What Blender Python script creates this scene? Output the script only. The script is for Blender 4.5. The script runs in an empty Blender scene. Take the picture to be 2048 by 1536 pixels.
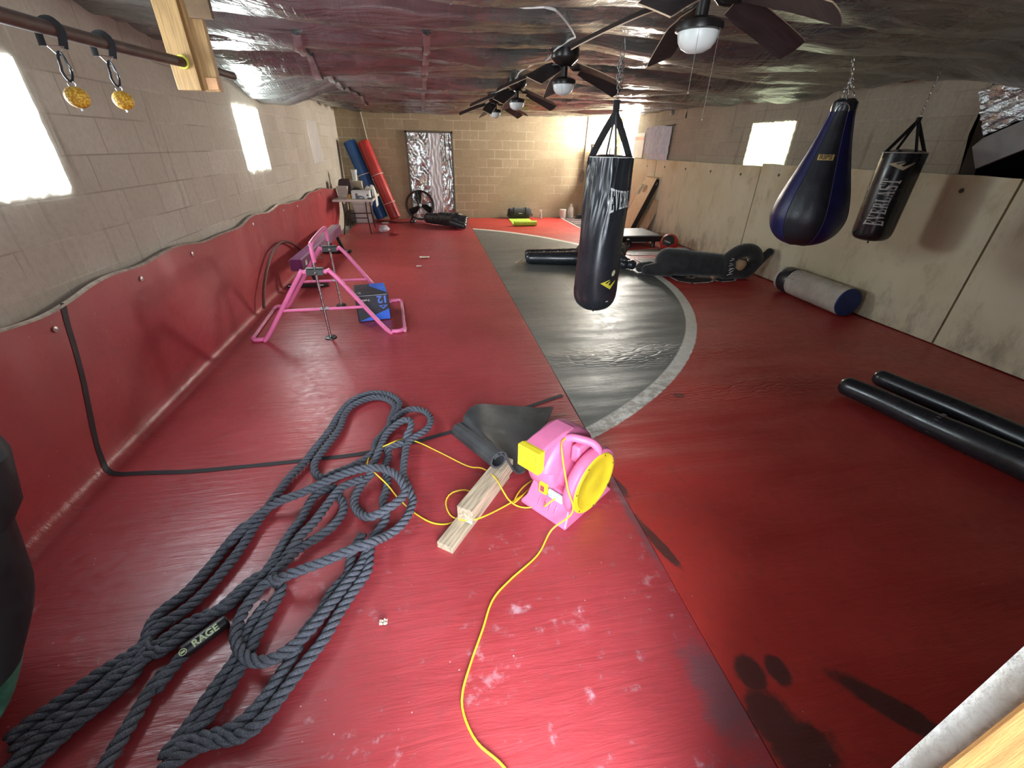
import bpy, bmesh, math, random
from mathutils import Vector, Matrix, noise
random.seed(11)
S = bpy.context.scene
COL = S.collection
PI = math.pi
W, D, H = 7.047, 12.129, 2.435          # room width, depth, ceiling height in metres

# ------------------------------------------------------------------ nodes
class NT:
    def __init__(s, name):
        s.m = bpy.data.materials.new(name); s.m.use_nodes = True
        s.t = s.m.node_tree; s.t.nodes.clear()
        s.out = s.n('ShaderNodeOutputMaterial')
        s.tc = None
    def n(s, kind, **kw):
        nd = s.t.nodes.new(kind)
        for k, v in kw.items():
            if hasattr(nd, k): setattr(nd, k, v)
        return nd
    def l(s, a, b): s.t.links.new(a, b)
    def set(s, sock, v):
        if isinstance(v, bpy.types.NodeSocket): s.l(v, sock)
        elif isinstance(v, (tuple, list)) and len(v) == 3 and sock.type == 'RGBA': sock.default_value = (*v, 1)
        else: sock.default_value = v
    def obj(s):
        if not s.tc: s.tc = s.n('ShaderNodeTexCoord')
        return s.tc.outputs['Object']
    def map(s, v, loc=(0,0,0), rot=(0,0,0), sc=(1,1,1)):
        nd = s.n('ShaderNodeMapping'); s.set(nd.inputs[0], v)
        nd.inputs[1].default_value = loc; nd.inputs[2].default_value = rot; nd.inputs[3].default_value = sc
        return nd.outputs[0]
    def sep(s, v):
        nd = s.n('ShaderNodeSeparateXYZ'); s.set(nd.inputs[0], v); return nd.outputs
    def comb(s, x, y, z=0.0):
        nd = s.n('ShaderNodeCombineXYZ')
        for i, v in enumerate((x, y, z)): s.set(nd.inputs[i], v)
        return nd.outputs[0]
    def noise(s, v, scale=5, detail=3, rough=.55, dist=0):
        nd = s.n('ShaderNodeTexNoise'); s.set(nd.inputs['Vector'], v)
        nd.inputs['Scale'].default_value = scale; nd.inputs['Detail'].default_value = detail
        nd.inputs['Roughness'].default_value = rough; nd.inputs['Distortion'].default_value = dist
        return nd.outputs[0]
    def vor(s, v, scale=5, feature='F1'):
        nd = s.n('ShaderNodeTexVoronoi', feature=feature); s.set(nd.inputs['Vector'], v)
        nd.inputs['Scale'].default_value = scale
        return nd.outputs[0]
    def ma(s, op, a, b=0.0, c=0.0, clamp=False):
        nd = s.n('ShaderNodeMath', operation=op); nd.use_clamp = clamp
        s.set(nd.inputs[0], a); s.set(nd.inputs[1], b); s.set(nd.inputs[2], c); return nd.outputs[0]
    def ramp(s, v, a, b, lo=0.0, hi=1.0, smooth=True):
        nd = s.n('ShaderNodeMapRange'); nd.clamp = True
        if smooth: nd.interpolation_type = 'SMOOTHSTEP'
        s.set(nd.inputs[0], v)
        for i, x in enumerate((a, b, lo, hi)): nd.inputs[1+i].default_value = x
        return nd.outputs[0]
    def mix(s, f, a, b, blend='MIX'):
        nd = s.n('ShaderNodeMix', data_type='RGBA', blend_type=blend)
        s.set(nd.inputs[0], f); s.set(nd.inputs[6], a); s.set(nd.inputs[7], b); return nd.outputs[2]
    def bump(s, h, strength=.3, dist=.01, nrm=None):
        nd = s.n('ShaderNodeBump'); s.set(nd.inputs['Height'], h)
        nd.inputs['Strength'].default_value = strength; nd.inputs['Distance'].default_value = dist
        if nrm is not None: s.l(nrm, nd.inputs['Normal'])
        return nd.outputs[0]
    def bsdf(s, col, rough=.5, metal=0.0, spec=.5, nrm=None, coat=0.0, sheen=0.0, emis=None, estr=0.0, trans=0.0, alpha=None):
        b = s.n('ShaderNodeBsdfPrincipled'); I = b.inputs
        s.set(I['Base Color'], col); s.set(I['Roughness'], rough); s.set(I['Metallic'], metal)
        s.set(I['Specular IOR Level'], spec)
        if nrm is not None: s.l(nrm, I['Normal'])
        I['Coat Weight'].default_value = coat; I['Sheen Weight'].default_value = sheen
        I['Transmission Weight'].default_value = trans
        if emis is not None: s.set(I['Emission Color'], emis); s.set(I['Emission Strength'], estr)
        s.l(b.outputs[0], s.out.inputs[0]); return b

def pm(name, col, rough=.5, metal=0.0, var=.12, vs=9, bump=0.0, bs=70, spec=.5, coat=0.0, sheen=0.0, stretch=(1,1,1), dirt=None, turn=0.0):
    """general procedural material: noise-varied colour, optional noise bump"""
    t = NT(name); v = t.map(t.map(t.obj(), rot=(0,0,-turn)), sc=stretch) if turn else t.map(t.obj(), sc=stretch)
    f = t.noise(v, vs, 4)
    lo = tuple(max(0, c*(1-var)) for c in col); hi = tuple(min(1, c*(1+var)) for c in col)
    c = t.mix(t.ramp(f, .3, .7), lo, hi)
    if dirt:
        c = t.mix(t.ramp(t.noise(t.obj(), vs*.45, 5, .7), .5, .72, 0, .8), c, dirt)
    nrm = t.bump(t.noise(v, bs, 3), bump, .01) if bump else None
    r = t.ramp(t.noise(v, vs*2, 3), .3, .7, max(.02, rough-.06), min(1, rough+.06))
    t.bsdf(c, r, metal, spec, nrm, coat, sheen)
    return t.m

# ------------------------------------------------------------------ mesh building
XF = {}                               # world matrices of things, by object name
def mat_of(o): return XF.get(o.name, Matrix.Identity(4))

class MB:
    def __init__(s): s.v = []; s.f = []
    def add(s, vs, fs):
        k = len(s.v); s.v += [Vector(a) for a in vs]; s.f += [tuple(i+k for i in f) for f in fs]; return s
    def box(s, c, d, rot=None, taper=1.0):
        c = Vector(c); hx, hy, hz = d[0]/2, d[1]/2, d[2]/2
        vs = []
        for z in (-1, 1):
            k = taper if z > 0 else 1.0
            for x, y in ((-1,-1),(1,-1),(1,1),(-1,1)):
                p = Vector((x*hx*k, y*hy*k, z*hz))
                if rot is not None: p = rot @ p
                vs.append(c+p)
        return s.add(vs, [(3,2,1,0),(4,5,6,7),(0,1,5,4),(1,2,6,5),(2,3,7,6),(3,0,4,7)])
    def beam(s, a, b, w, h, up=(0,0,1)):
        a, b = Vector(a), Vector(b); d = b-a; x = d.normalized(); u = Vector(up)
        y = u.cross(x)
        if y.length < 1e-4: y = Vector((0,1,0)).cross(x)
        y.normalize(); z = x.cross(y)
        return s.box((a+b)/2, (d.length, w, h), Matrix((x, y, z)).transposed())
    def tube(s, pts, r, n=10, closed=False, cap=True, flat=None):
        pts = [Vector(p) for p in pts]; N = len(pts)
        rs = r if isinstance(r, (list, tuple)) else [r]*N
        rings = []; prev = None
        for i, p in enumerate(pts):
            if closed: t = pts[(i+1) % N]-pts[i-1]
            else: t = pts[min(i+1, N-1)]-pts[max(i-1, 0)]
            t.normalize()
            if prev is None:
                a = Vector((0,0,1)) if abs(t.z) < .9 else Vector((1,0,0))
                u = t.cross(a).normalized()
            else:
                u = prev - t*prev.dot(t)
                if u.length < 1e-6: u = t.cross(Vector((0,0,1)))
                u.normalize()
            prev = u; w = t.cross(u)
            ring = []
            for k in range(n):
                an = 2*PI*k/n; ca, sa = math.cos(an), math.sin(an)
                if flat: ca *= flat[0]; sa *= flat[1]
                ring.append(p+(u*ca+w*sa)*rs[i])
            rings.append(ring)
        return s.loft(rings, closed, cap)
    def loft(s, rings, closed=False, cap=True):
        n = len(rings[0]); vs = [p for r in rings for p in r]; fs = []
        M = len(rings)
        for i in range(M if closed else M-1):
            j = (i+1) % M
            for k in range(n):
                k2 = (k+1) % n
                fs.append((i*n+k, i*n+k2, j*n+k2, j*n+k))
        if cap and not closed:
            fs.append(tuple(range(n))[::-1]); fs.append(tuple((M-1)*n+k for k in range(n)))
        return s.add(vs, fs)
    def lathe(s, prof, c=(0,0,0), n=24, axis=(0,0,1), cap=True, sx=1.0, sy=1.0):
        ax = Vector(axis).normalized()
        q = Vector((0,0,1)).rotation_difference(ax).to_matrix(); c = Vector(c)
        rings = [[c+q@Vector((r*sx*math.cos(2*PI*k/n), r*sy*math.sin(2*PI*k/n), z)) for k in range(n)] for r, z in prof]
        return s.loft(rings, False, cap)
    def ball(s, c, r, n=16, m=10, rot=None):
        if not isinstance(r, (tuple, list)): r = (r, r, r)
        c = Vector(c); rings = []
        for i in range(m+1):
            th = PI*i/m; th = min(max(th, .02), PI-.02); ring = []
            for k in range(n):
                p = Vector((r[0]*math.sin(th)*math.cos(2*PI*k/n), r[1]*math.sin(th)*math.sin(2*PI*k/n), -r[2]*math.cos(th)))
                if rot is not None: p = rot@p
                ring.append(c+p)
            rings.append(ring)
        return s.loft(rings)
    def prism(s, poly, z0, z1, M=None):
        """extrude a 2D polygon along local z; M maps local to world"""
        n = len(poly); vs = [Vector((x, y, z0)) for x, y in poly]+[Vector((x, y, z1)) for x, y in poly]
        if M is not None: vs = [M@v for v in vs]
        fs = [tuple(range(n))[::-1], tuple(range(n, 2*n))]+[(k, (k+1) % n, n+(k+1) % n, n+k) for k in range(n)]
        return s.add(vs, fs)
    def grid(s, fn, nu, nv):
        vs = [fn(i/nu, j/nv) for j in range(nv+1) for i in range(nu+1)]
        fs = [(j*(nu+1)+i, j*(nu+1)+i+1, (j+1)*(nu+1)+i+1, (j+1)*(nu+1)+i) for j in range(nv) for i in range(nu)]
        return s.add(vs, fs)
    def jitter(s, amp, sc=8):
        for v in s.v: v += noise.noise_vector(v*sc)*amp
        return s
    def build(s, name, m, parent=None, smooth=True, bevel=0, solid=0, sub=0, angle=40, keep=False, remesh=0, off=-1):
        me = bpy.data.meshes.new(name)
        o = bpy.data.objects.new(name, me); COL.objects.link(o)
        org = Vector((0,0,0))
        if parent is not None:
            inv = mat_of(parent).inverted(); vs = [inv@v for v in s.v]
            o.parent = parent; XF[o.name] = mat_of(parent).copy()
        else:
            if not keep and s.v:
                xs = [v.x for v in s.v]; ys = [v.y for v in s.v]
                org = Vector(((min(xs)+max(xs))/2, (min(ys)+max(ys))/2, min(v.z for v in s.v)))
            vs = [v-org for v in s.v]; o.location = org; XF[o.name] = Matrix.Translation(org)
        me.from_pydata([tuple(v) for v in vs], [], s.f); me.update()
        if not solid:
            bm = bmesh.new(); bm.from_mesh(me); bmesh.ops.recalc_face_normals(bm, faces=bm.faces); bm.to_mesh(me); bm.free()
        if smooth:
            me.polygons.foreach_set('use_smooth', [True]*len(me.polygons))
            if not remesh and not sub: me.set_sharp_from_angle(angle=math.radians(angle))
        for x in (m if isinstance(m, (list, tuple)) else [m]): me.materials.append(x)
        if solid:
            md = o.modifiers.new('thickness', 'SOLIDIFY'); md.thickness = solid; md.offset = off
            if smooth: es = o.modifiers.new('sharp_rim', 'EDGE_SPLIT'); es.split_angle = .9
        if remesh:
            md = o.modifiers.new('union', 'REMESH'); md.mode = 'VOXEL'; md.voxel_size = remesh; md.use_smooth_shade = True
            md = o.modifiers.new('soften', 'SMOOTH'); md.iterations = 6; md.factor = .6
        if bevel:
            md = o.modifiers.new('bevel', 'BEVEL'); md.width = bevel; md.segments = 2; md.limit_method = 'ANGLE'; md.angle_limit = .6
        if sub:
            md = o.modifiers.new('subdivision', 'SUBSURF'); md.levels = sub; md.render_levels = sub
        return o

def tag(o, label, cat, group=None, kind=None):
    o['label'] = label; o['category'] = cat
    if group: o['group'] = group
    if kind: o['kind'] = kind
    return o
def thing(name, loc, label, cat, rz=0.0, group=None):
    o = bpy.data.objects.new(name, None); COL.objects.link(o)
    o.empty_display_size = .1
    o.location = loc; o.rotation_euler = (0, 0, rz)
    XF[o.name] = Matrix.Translation(Vector(loc))@Matrix.Rotation(rz, 4, 'Z')
    return tag(o, label, cat, group)
def dup(root, loc, rz, label):
    """copy of a thing with copies of its parts and their sub-parts"""
    r = root.copy(); COL.objects.link(r); r.location = loc; r.rotation_euler = (0, 0, rz); r['label'] = label
    for ch in list(root.children):
        c = ch.copy(); COL.objects.link(c); c.parent = r
        for g in list(ch.children):
            d = g.copy(); COL.objects.link(d); d.parent = c
    return r
def struct(o, label=None):
    o['kind'] = 'structure'
    if label: o['label'] = label
    return o

def smooth_path(pts, step=.02, closed=False):
    """Catmull-Rom through the points, resampled"""
    P = [Vector(p) for p in pts]; out = []
    n = len(P); rng = range(n if closed else n-1)
    for i in rng:
        if closed: a, b, c, d = P[i-1], P[i], P[(i+1) % n], P[(i+2) % n]
        else: a, b, c, d = P[max(i-1, 0)], P[i], P[i+1], P[min(i+2, n-1)]
        k = max(2, int((c-b).length/step))
        for j in range(k):
            t = j/k; t2, t3 = t*t, t*t*t
            out.append(.5*((2*b)+(c-a)*t+(2*a-5*b+4*c-d)*t2+(3*b-a-3*c+d)*t3))
    if not closed: out.append(P[-1])
    return out

def text2d(s, size=1.0, bold=0.0):
    """letter outlines of the built-in font as a flat mesh: verts, faces (centred on x)"""
    cu = bpy.data.curves.new('lettering', 'FONT'); cu.body = s; cu.size = size; cu.offset = bold; cu.align_x = 'CENTER'; cu.align_y = 'CENTER'
    o = bpy.data.objects.new('lettering', cu); COL.objects.link(o)
    dg = bpy.context.evaluated_depsgraph_get(); me = bpy.data.meshes.new_from_object(o.evaluated_get(dg))
    vs = [v.co.copy() for v in me.vertices]; fs = [tuple(p.vertices) for p in me.polygons]
    bpy.data.objects.remove(o); bpy.data.curves.remove(cu); bpy.data.meshes.remove(me)
    return vs, fs
def decal(mb, vs, fs, fn, cell=0):
    """map flat (u,v) geometry onto a surface by fn(u,v); cell > 0 first cuts it into cells so that it follows curvature"""
    bm = bmesh.new(); bv = [bm.verts.new((v[0], v[1], 0)) for v in vs]
    for f in fs:
        try: bm.faces.new([bv[i] for i in f])
        except ValueError: pass
    if cell:
        for ax in (0, 1):
            lo = min(v.co[ax] for v in bm.verts); hi = max(v.co[ax] for v in bm.verts)
            c = lo+cell
            while c < hi:
                nrm = (1,0,0) if ax == 0 else (0,1,0); co = (c,0,0) if ax == 0 else (0,c,0)
                bmesh.ops.bisect_plane(bm, geom=bm.verts[:]+bm.edges[:]+bm.faces[:], plane_co=co, plane_no=nrm); c += cell
    bm.verts.index_update()
    mb.add([fn(v.co.x, v.co.y) for v in bm.verts], [tuple(v.index for v in f.verts) for f in bm.faces]); bm.free()
    return mb
GLYPH = {
 'E': [(.12,0,.4,1),(0,.9,.95,1),(0,0,.95,.1),(.8,.7,.95,1),(.8,0,.95,.3),(.4,.46,.66,.56),(.58,.36,.7,.66)],
 'V': [((0,1),(.3,1),(.6,.15),(.5,0),(.42,0)),((.72,1),(.84,1),(.56,.12),(.5,.05)),(-.04,.91,.42,1),(.6,.91,1,1)],
 'R': [(.12,0,.38,1),(0,.91,.7,1),(0,0,.5,.09),(.6,.53,.88,.94),(.38,.46,.76,.55),((.46,.5),(.74,.5),(1.02,0),(.74,0))],
 'L': [(.12,0,.4,1),(0,.91,.54,1),(0,0,.95,.1),(.8,0,.95,.35)],
 'A': [((.4,1),(.62,1),(.95,0),(.66,0)),((.4,1),(.48,1),(.2,0),(.08,0)),(.26,.28,.74,.38),(-.02,0,.34,.09),(.56,0,1.02,.09)],
 'S': [(.04,.58,.32,.95),(.1,.9,.9,1),(.78,.68,.9,1),((.04,.72),(.04,.5),(.95,.28),(.95,.5)),(.68,.06,.95,.44),(.1,0,.88,.1),(.08,0,.2,.34)],
 'T': [(.36,0,.64,1),(0,.9,1,1),(0,.64,.13,1),(.87,.64,1,1),(.2,0,.8,.09)],
}
def slab_word(word, w=.62, gap=.1, arch=.35):
    """tall slab letters, the end letters taller; returns verts, faces in a box about len*w wide and 1 high"""
    vs, fs = [], []; n = len(word); x = -(n*w+(n-1)*gap)/2
    for i, ch in enumerate(word):
        for g in GLYPH[ch]:
            q = [(g[0],g[1]),(g[2],g[1]),(g[2],g[3]),(g[0],g[3])] if isinstance(g[0], (int, float)) else list(g)
            k = len(vs)
            for u, v in q:
                X = x+u*w; t = X/((n*w+(n-1)*gap)/2)
                vs.append((X, (v-.5)*(1+arch*(t*t-.4))))
            fs.append(tuple(range(k, k+len(q))))
        x += w+gap
    return vs, fs
SWOOSH = ([(0,.66),(.45,.95),(.61,1),(.55,.93),(.28,.70),(.38,.62),(.55,.8),(.64,.83),(.5,.5),(.62,.4),(.85,.72),(1,.9),(.95,.7),(.64,0)],
          [(0,1,2,3,4),(0,4,5,9,13),(5,6,7,8),(5,8,9),(13,9,10,11,12)])

# ------------------------------------------------------------------ setting: materials
def cmu(name, axis, phase, c1, c2, mortar, msize=.006, mortar2=None, tint=None, stain=.5):
    """painted concrete block in running bond; axis = which object coordinate runs along the wall"""
    t = NT(name); X = t.sep(t.obj())
    u = t.ma('SUBTRACT', X[axis], phase); v = t.ma('ADD', X[2], .011)
    vec = t.comb(u, v)
    br = t.n('ShaderNodeTexBrick'); t.l(vec, br.inputs['Vector'])
    I = br.inputs; I['Scale'].default_value = 1; I['Brick Width'].default_value = .4064; I['Row Height'].default_value = .2032
    I['Mortar Size'].default_value = msize*1.15; I['Mortar Smooth'].default_value = .35; I['Bias'].default_value = -.1
    t.set(I['Color1'], c1); t.set(I['Color2'], c2); t.set(I['Mortar'], t.mix(t.ramp(t.noise(t.obj(), .9, 3), .42, .6), mortar, mortar2 or mortar))
    n1 = t.noise(t.obj(), 1.1, 5, .6); n2 = t.noise(t.obj(), 26, 4, .7)
    col = t.mix(t.ramp(n1, .35, .7, 0, stain), br.outputs['Color'], tint or c2)
    col = t.mix(t.ramp(n2, .35, .75, 0, .35), col, tuple(c*.62 for c in c2))
    if axis == 1:      # water streaks that run down the face
        st = t.noise(t.map(t.obj(), sc=(1, 7, .55)), 1.6, 4, .6)
        col = t.mix(t.ramp(st, .56, .74, 0, .42), col, (.16,.125,.085))
    b1 = t.bump(t.ma('MULTIPLY', br.outputs['Fac'], -1.0), .2, .005)
    b2 = t.bump(n2, .35, .006, b1)
    t.bsdf(col, .85, 0, .25, b2)
    return t.m
M_blockL = cmu('painted_block_left', 1, .06, (.60,.55,.465), (.51,.46,.38), (.66,.61,.52), .005, (.36,.31,.25), (.43,.375,.30))
M_blockR = cmu('painted_block_right', 1, .13, (.47,.42,.33), (.40,.355,.27), (.29,.25,.19), .004, (.52,.47,.38), (.36,.32,.25))
M_blockB = cmu('bare_block_back', 0, .103, (.44,.355,.235), (.36,.285,.18), (.68,.58,.42), .007, (.34,.26,.16), (.36,.28,.17))
M_blockF = cmu('darkened_block_front', 0, .2, (.11,.10,.09), (.09,.08,.07), (.11,.10,.09), .005)  # unseen wall, colour darkened to cut bounce light near the camera
M_white_block = pm('whitewashed_block', (.40,.39,.36), .85, var=.18, vs=22, bump=.6, bs=90, dirt=(.3,.27,.22))
M_doorpine = pm('door_pine', (.34,.175,.055), .55, var=.2, vs=6, bump=.1, bs=40, stretch=(22,22,1.2))
M_wood = pm('new_pine', (.42,.245,.095), .55, var=.22, vs=6, bump=.1, bs=40, stretch=(22,22,1.2))
M_oldwood = pm('weathered_pine', (.50,.39,.27), .75, var=.3, vs=5, bump=.2, bs=40, stretch=(14,14,2))
M_black = pm('black_vinyl', (.022,.025,.031), .27, var=.12, vs=2.2, bump=.03, bs=160, spec=.7)
M_blackfab = pm('black_fabric', (.016,.016,.017), .85, var=.3, vs=12, bump=.2, bs=300, sheen=.25)
M_blackmetal = pm('black_metal', (.02,.019,.018), .38, metal=.4, var=.2)
M_steel = pm('galvanised_steel', (.55,.55,.54), .3, metal=1, var=.1, vs=30)
M_concrete = pm('concrete_slab', (.3,.29,.27), .9, var=.2, bump=.3)
M_white = pm('white_plastic', (.72,.71,.68), .45, var=.05)
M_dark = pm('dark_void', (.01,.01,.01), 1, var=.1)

# ------------------------------------------------------------------ setting: shell
def wall(name, axis, pos, out, u0, u1, z0, z1, holes, m, th=.2):
    """wall face at coordinate pos on one axis (0 = x, 1 = y), thickness th towards out, rectangular holes (u0,u1,z0,z1)"""
    us = sorted({u0, u1, *[h[0] for h in holes], *[h[1] for h in holes]}); zs = sorted({z0, z1, *[h[2] for h in holes], *[h[3] for h in holes]})
    def P(u, z, d): return Vector((pos+out*d, u, z)) if axis == 0 else Vector((u, pos+out*d, z))
    mb = MB()
    solid = lambda a, b: not any(h[0]-1e-6 <= a and b[0] <= h[1]+1e-6 and h[2]-1e-6 <= b[1] and b[2] <= h[3]+1e-6 for h in holes)
    for i in range(len(us)-1):
        for j in range(len(zs)-1):
            if solid(us[i], (us[i+1], zs[j], zs[j+1])):
                for d in (0, th):
                    mb.add([P(us[i], zs[j], d), P(us[i+1], zs[j], d), P(us[i+1], zs[j+1], d), P(us[i], zs[j+1], d)], [(0,1,2,3)])
    for h in holes+[(u0, u1, z0, z1)]:
        c = [(h[0],h[2]),(h[1],h[2]),(h[1],h[3]),(h[0],h[3])]
        for k in range(4):
            a, b = c[k], c[(k+1) % 4]
            mb.add([P(*a,0), P(*b,0), P(*b,th), P(*a,th)], [(0,1,2,3)])
    o = mb.build(name, m, smooth=False, keep=True); return struct(o)

YF = .12                                        # interior face of the front wall; the doorway is cut through it
JR, JL = 2.53, 1.75                             # right and left jamb of the doorway
win_left = (2.10, 3.04, 1.475, 2.03); win_mid = (5.90, 6.65, 1.455, 2.025); win_foil = (9.19, 9.95, 1.415, 2.03)
win_right = (5.98, 6.84, 1.50, 2.05); win_curtain = (9.30, 10.15, 1.50, 2.07); win_corner = (11.0, 11.9, 1.50, 2.36)
hole_store = (1.9, 3.75, 1.50, 2.30)
wall('wall_left', 0, 0, -1, -.08, D+.2, -.05, H+.25, [win_left, win_mid, win_foil], M_blockL)
wall('wall_right', 0, W, 1, -.08, D+.2, -.05, H+.25, [win_right, win_corner, hole_store], M_blockR)
wall('wall_back', 1, D, 1, -.2, W+.2, -.05, H+.01, [(1.56, 2.70, .0, 1.99)], M_blockB)
wall('wall_front', 1, YF, -1, -.2, W+.2, -.05, H+.25, [(JL, JR, 0, 2.12)], M_blockF)
struct(MB().box((W/2, D/2-.4, -.09), (W+.4, D+1.2, .1)).build('floor', M_concrete, smooth=False, keep=True))

# doorway: whitewashed reveal and a pine door frame (camera side)
struct(MB().box((JR-.012, YF-.012, 1.05), (.03, .03, 2.1)).jitter(.006, 14).build('trim_1', M_white_block, smooth=False, keep=True), 'whitewashed masonry edge of the doorway')
struct(MB().box((JR-.02, -.01, 1.05), (.05, .215, 2.1)).build('trim_2', M_doorpine, smooth=False, keep=True, bevel=.004), 'new pine door post in the doorway')
struct(MB().box((JL+.02, -.02, 1.05), (.05, .2, 2.1)).build('trim_3', M_doorpine, smooth=False, keep=True, bevel=.004), 'new pine door post in the doorway')

# windows: stapled plastic sheets glowing with daylight
def glow(name, col, strength, wr=.35):
    t = NT(name); n = t.noise(t.map(t.obj(), sc=(1,3,1.2)), 4, 4)
    c = t.mix(t.ramp(n, .3, .7, 0, wr), col, tuple(k*.8 for k in col))
    t.bsdf((.8,.8,.8), .4, 0, .3, t.bump(n, .5, .02), emis=c, estr=strength); return t.m
M_glowL = glow('daylit_plastic_cool', (.80,.93,1.0), 20.0)
M_glowM = glow('daylit_plastic_pale', (.84,.96,.95), 30.0)
M_glowR = glow('daylit_plastic_green', (.90,1.0,.62), 1.05)
M_glowC = glow('daylit_opening', (1.0,.95,.86), 150)
M_foil_white = pm('white_plastic_sheet', (.62,.60,.56), .4, var=.15, bump=.8, bs=14, stretch=(1,4,.6))
def sheet(name, x, win, m, bulge=.02, ragged=.03, sag=0.0, label=None, grow=.02):
    u0, u1, z0, z1 = win; s = 1 if x < W/2 else -1
    def fn(a, b):
        u = u0-grow+(u1-u0+2*grow)*a; z = z0-grow+(z1-z0+2*grow)*b
        e = 4*a*(1-a)*4*b*(1-b)
        if b == 0: z -= ragged*(.5+noise.noise((u*22, 3, x)))
        if b == 1: z += ragged*.5*noise.noise((u*15, 7, x))
        if a in (0, 1): u += ragged*.5*noise.noise((z*15, 5, x))
        return Vector((x+s*(.006+bulge*e+.004*noise.noise((u*9, z*9, 1))), u, z))
    o = MB().grid(fn, 40, 30).build(name, m, smooth=True, keep=True)
    return struct(o, label)
sheet('window_1', 0, win_left, M_glowL, .035, label='large daylit window nearest the camera on the left wall')
sheet('window_2', 0, win_mid, M_glowM, .03, .05, label='daylit window in the middle of the left wall')
sheet('window_3', 0, win_foil, M_foil_white, .02, .06, label='far left window covered with a white plastic sheet')
sheet('window_4', W, win_right, M_glowR, .02, .035, label='green-lit plastic window on the right wall')
struct(MB().box((W+.03, (win_corner[0]+win_corner[1])/2, (1.50+2.36)/2), (.02, .9, .86)).build('window_5', M_glowC, smooth=False, keep=True), 'overexposed bright opening in the far right corner')

# back door covered in foil
M_foil = None
def foil_mat(name, col, rough, metal, bs, bump, stretch=(1,1,1)):
    t = NT(name); v = t.map(t.obj(), sc=stretch)
    n = t.noise(v, bs, 4, .65); n2 = t.vor(v, bs*.8)
    b = t.bump(n2, bump*.6, .02, t.bump(n, bump, .02))
    t.bsdf(t.mix(t.ramp(n, .3, .7), tuple(c*.75 for c in col), col), t.ramp(n, .3, .7, rough*.7, rough*1.3), metal, .5, b); return t.m
M_foil = foil_mat('crinkled_foil', (.86,.88,.87), .28, .92, 2.2, .4, (1.6,1,5))
M_foilB = foil_mat('bubble_foil', (.75,.78,.8), .28, .95, 6, .7, (1,2,5))
ds = thing('door_1', (2.13, D+.05, 0), 'foil-covered back door in a dark frame', 'door'); ds['kind'] = 'structure'
def foilp(x0, x1, z0, z1, y, amp, seed):
    return MB().grid(lambda a, b: Vector((x0+(x1-x0)*a, y+amp*noise.noise((a*6+seed, b*14, seed))+amp*.22*noise.noise((a*14, b*40, seed)), z0+(z1-z0)*b)), 30, 70)
foilp(1.60, 2.12, .02, 1.97, D+.045, .035, 3).build('foil_panel', M_foil, ds, angle=180)
foilp(2.36, 2.67, .02, 1.97, D+.05, .03, 9).build('foil_panel', M_foil, ds, angle=180)
foilp(2.10, 2.40, .02, 1.96, D+.02, .02, 14).build('white_sheet', pm('hazy_plastic', (.78,.79,.82), .4, var=.06, bump=.10, bs=2), ds)
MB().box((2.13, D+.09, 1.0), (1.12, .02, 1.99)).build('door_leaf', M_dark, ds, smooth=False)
fr = MB()
for x in (1.575, 2.685): fr.box((x, D+.03, .995), (.04, .12, 1.99))
fr.box((2.13, D+.03, 1.97), (1.15, .12, .04)); fr.build('door_frame', pm('brown_frame', (.10,.085,.065), .6, var=.2), ds, smooth=False)
MB().box((1.553, D-.006, .99), (.025, .012, 1.98)).build('door_trim', M_wood, ds, smooth=False)

# dark storage opening on the right with a foil flap and a grey board
st = MB(); y0, y1, z0, z1 = hole_store
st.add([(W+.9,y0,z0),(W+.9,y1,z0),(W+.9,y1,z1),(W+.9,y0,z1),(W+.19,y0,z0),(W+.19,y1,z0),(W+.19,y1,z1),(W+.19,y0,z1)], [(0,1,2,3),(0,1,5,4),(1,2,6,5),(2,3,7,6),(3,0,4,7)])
struct(st.build('trim_4', M_dark, smooth=False, keep=True), 'dark storage opening above the right wall pads')  # near-black lining paints in the unlit inside of the opening
bl = MB().prism([(3.67,1.52),(3.76,1.50),(3.76,2.31),(3.83,2.31),(3.83,2.22)], 0, .19, Matrix(((0,0,1,W+.002),(1,0,0,0),(0,1,0,0),(0,0,0,1))))
struct(bl.build('trim_5', M_blockR, smooth=False, keep=True), 'slanting block edge of the storage opening')

# ------------------------------------------------------------------ ceiling of sagging foil
def sm(x, a, b):
    t = min(1, max(0, (x-a)/(b-a))); return t*t*(3-2*t)
def zc(x, y):
    bay = .61; k = math.floor(y/bay); f = y/bay-k
    nz = noise.noise((x*.55+3*k, k*1.7, .3))
    amp = .055+.13*max(0, nz+.2)
    amp *= .35+.65*sm(x, .0, .5)*sm(W-x, 0, .5)
    z = H-.015-amp*(4*f*(1-f))**.8
    z += .020*noise.noise((x*1.3, y*6, 2))+.010*noise.noise((x*4, y*9, 5))+.010*abs(noise.noise((x*7+y*2, y*1.8, 8)))
    z -= .27*math.exp(-((y-6.9)/.95)**2)*(1-sm(x, 0, 1.1))
    z -= .10*math.exp(-((y-5.9)/.8)**2)*sm(x, W-1.3, W)
    z -= .20*math.exp(-((y-3.4)/.6)**2)*sm(x, W-.9, W)
    z += .5*(H-.02-z)*math.exp(-((x-3.25)/.35)**2)
    return z
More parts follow.
